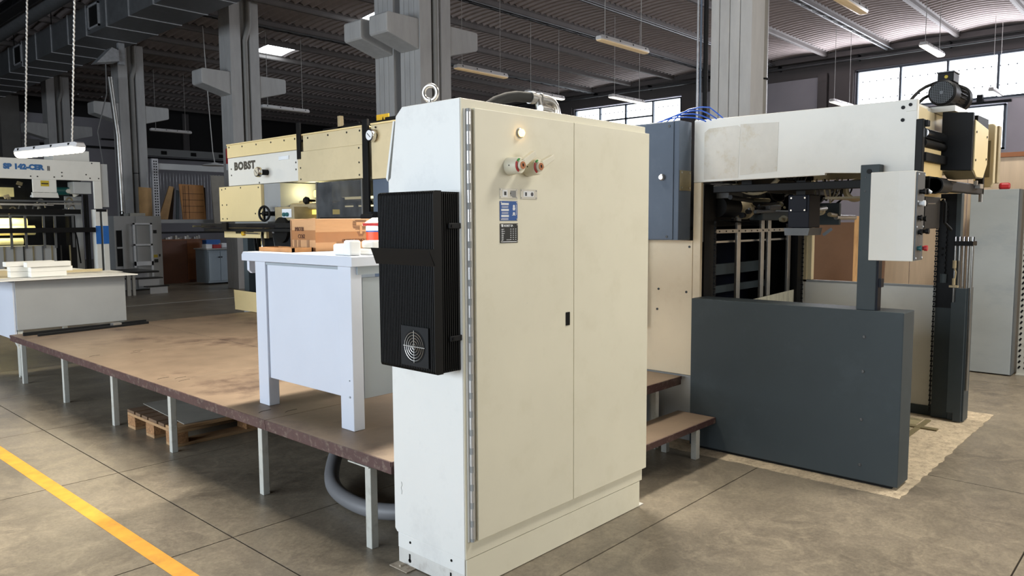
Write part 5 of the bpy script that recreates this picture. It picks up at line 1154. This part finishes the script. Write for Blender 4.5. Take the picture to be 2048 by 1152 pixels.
# ---- storage rack with die boards
RK = thing('storage_rack', 'grey perforated storage rack with mesh back holding boards, behind the press', 'rack', (10, 22.2, 0))
up_ = part('upright', B().box(8.95, 21.9, 0, 9.13, 22.0, 3.42), 'galvanised_light', RK)
b = B()
for k in range(44): b.box(9.0, 21.894, .1+k*.075, 9.03, 21.899, .14+k*.075).box(9.06, 21.894, .1+k*.075, 9.09, 21.899, .14+k*.075)
part('slot', b, 'dark', up_, kind='stuff')
part('upright', B().box(11.6, 21.9, 0, 11.78, 22.0, 3.42), 'galvanised_light', RK)
part('top_beam', B().box(9.13, 21.95, 3.13, 11.6, 22.0, 3.30), 'grey_cab', RK)
part('shelf', B().box(9.13, 21.9, 1.62, 11.6, 22.9, 1.72), 'grey_paint', RK)
b = B()
for k in range(26): b.box(9.2+k*.095, 22.88, 1.72, 9.212+k*.095, 22.895, 3.1)
part('mesh_back', b, 'galvanised_light', RK, kind='stuff')
part('lower_shelf', B().box(9.13, 21.9, 1.32, 11.6, 22.9, 1.36), 'black_metal', RK)
def board(x0, x1, z1, y, m, lb, tilt=0, th=.05):
    o = solo('die_board', B().prism([(x0, 1.725), (x1, 1.725), (x1-tilt*.6, z1), (x0-tilt, z1+.02)], 'y', y, y+th), m, lb, 'board', (x0, y, 1.725), 'die boards leaning on the rack shelf', bev=.004)
    return o
board(8.75, 9.10, 2.62, 22.35, 'ply', 'bowed plywood board at the far left of the rack, outside the upright', 0)
board(9.15, 9.42, 2.66, 22.1, 'ply', 'light curved plywood board just right of the rack upright', -.35)
board(9.45, 9.60, 2.62, 22.2, 'die_edge', 'dark narrow board between the plywood and the grey sheets', -.15)
board(9.62, 9.70, 2.55, 22.0, 'slate', 'thin grey board standing edge-on in the rack', -.05)
db = board(9.80, 10.48, 2.72, 21.95, 'die_board', 'large orange-brown die board with scored grid lines, middle of the rack', .08)
b = B()
for x in (9.82, 9.87, 9.98): b.box(x, 21.945, 1.74, x+.012, 21.949, 2.70)
for z in (1.92, 2.10, 2.28, 2.46): b.box(9.80, 21.945, z, 10.42, 21.949, z+.012)
part('cutting_rule', b, 'die_edge', db, kind='stuff')
board(10.5, 10.56, 2.66, 22.1, 'die_edge', 'dark thin board right of the orange-brown one', 0)
solo('grey_sheet', B().prism([(10.56, 1.5), (11.2, 1.5), (11.15, 3.0), (10.50, 3.0)], 'y', 21.6, 21.64), 'board_grey', 'tall pale grey sheet leaning at the right end of the rack', 'sheet', (10.8, 21.6, 1.5), bev=.004)
CT = thing('curved_counter', 'brown wooden counter with a rounded end below the storage rack', 'counter', (9, 20.6, 0))
part('dark_front', B().box(7.9, 20.5, .0, 9.22, 20.9, 1.15), 'brown_dark', CT)
pr_ = [(9.225, 20.5)]+[(9.55+.18*math.sin(a), 20.68-.18*math.cos(a)) for a in [k*math.pi/16 for k in range(9)]]+[(9.73, 21.2), (9.225, 21.2)]
part('rounded_end', B().prism(pr_, 'z', .08, 1.15), 'brown_counter', CT, sm=False)
part('plinth', B().prism([(x, y+.01) for x, y in pr_], 'z', 0, .08), 'brown_dark', CT)
part('counter_top', B().box(7.9, 20.48, 1.15, 9.74, 21.3, 1.18), 'brown_counter', CT)
for i in range(12):
    x = 8.7+i*.085
    solo('small_tool', B().box(x, 20.6+.05*(i % 3), 1.182, x+.05, 20.72+.05*(i % 3), 1.20+.02*(i % 4)+.02), R.choice(['sign_white', 'grey_cab', 'leg_paint']), 'one of the small white fittings lined up on the brown counter', 'fitting', (x, 20.6, 1.182), 'small white fittings on the brown counter')
BC = thing('blue_cupboard', 'pale blue two-door cupboard right of the brown counter', 'cupboard', (9.5, 19.4, 0))
part('carcass', B().box(9.17, 19.22, .05, 10.3, 19.9, .92), 'blue_cab', BC)
part('door', B().box(9.19, 19.2, .1, 9.50, 19.22, .88), 'blue_cab', BC, bev=.004); part('door', B().box(9.51, 19.2, .1, 9.85, 19.22, .88), 'blue_cab', BC, bev=.004)
part('door_knob', B().cyl((9.47, 19.2, .72), (9.47, 19.17, .72), .016, 10), 'black', BC); part('door_knob', B().cyl((9.54, 19.2, .72), (9.54, 19.17, .72), .016, 10), 'black', BC)
part('top', B().box(9.12, 19.15, .92, 10.3, 19.9, .95), 'grey_cab', BC)
solo('white_carton', B().box(9.16, 19.25, .952, 9.32, 19.5, 1.06), 'sign_white', 'small white box on the pale blue cupboard', 'box', (9.2, 19.3, .95))
solo('red_crate', B().box(9.34, 19.25, .952, 9.56, 19.5, 1.045), 'red', 'small red crate on the pale blue cupboard', 'crate', (9.4, 19.3, .95), bev=.01)
solo('white_bag', B().box(9.60, 19.3, .952, 9.80, 19.5, 1.08), 'sign_white', 'crumpled white bag right of the red crate', 'bag', (9.7, 19.4, .95), bev=.03)
solo('blue_bin', B().box(9.5, 19.95, .9, 9.9, 20.2, 1.16), 'band_blue', 'dark blue box behind the red crate', 'box', (9.6, 20.0, .9), bev=.01)
FE = thing('fire_extinguisher', 'red fire extinguisher with white label mounted left of the cream press', 'extinguisher', (4.92, 9.86, 1.55))
part('cylinder', B().lathe((8.95, 17.72, 1.75), (0, 0, 1), [(0, .07), (.02, .08), (.48, .08), (.56, .04), (.58, .02)], 20), 'red', FE, sm=True)
part('label_wrap', B().lathe((8.95, 17.72, 1.86), (0, 0, 1), [(0, .0815), (.30, .0815)], 20), 'sign_white', FE, sm=True)
part('valve', B().box(8.93, 17.69, 2.33, 8.97, 17.75, 2.45).cyl((8.95, 17.72, 2.40), (8.88, 17.72, 2.44), .01, 8), 'black', FE)
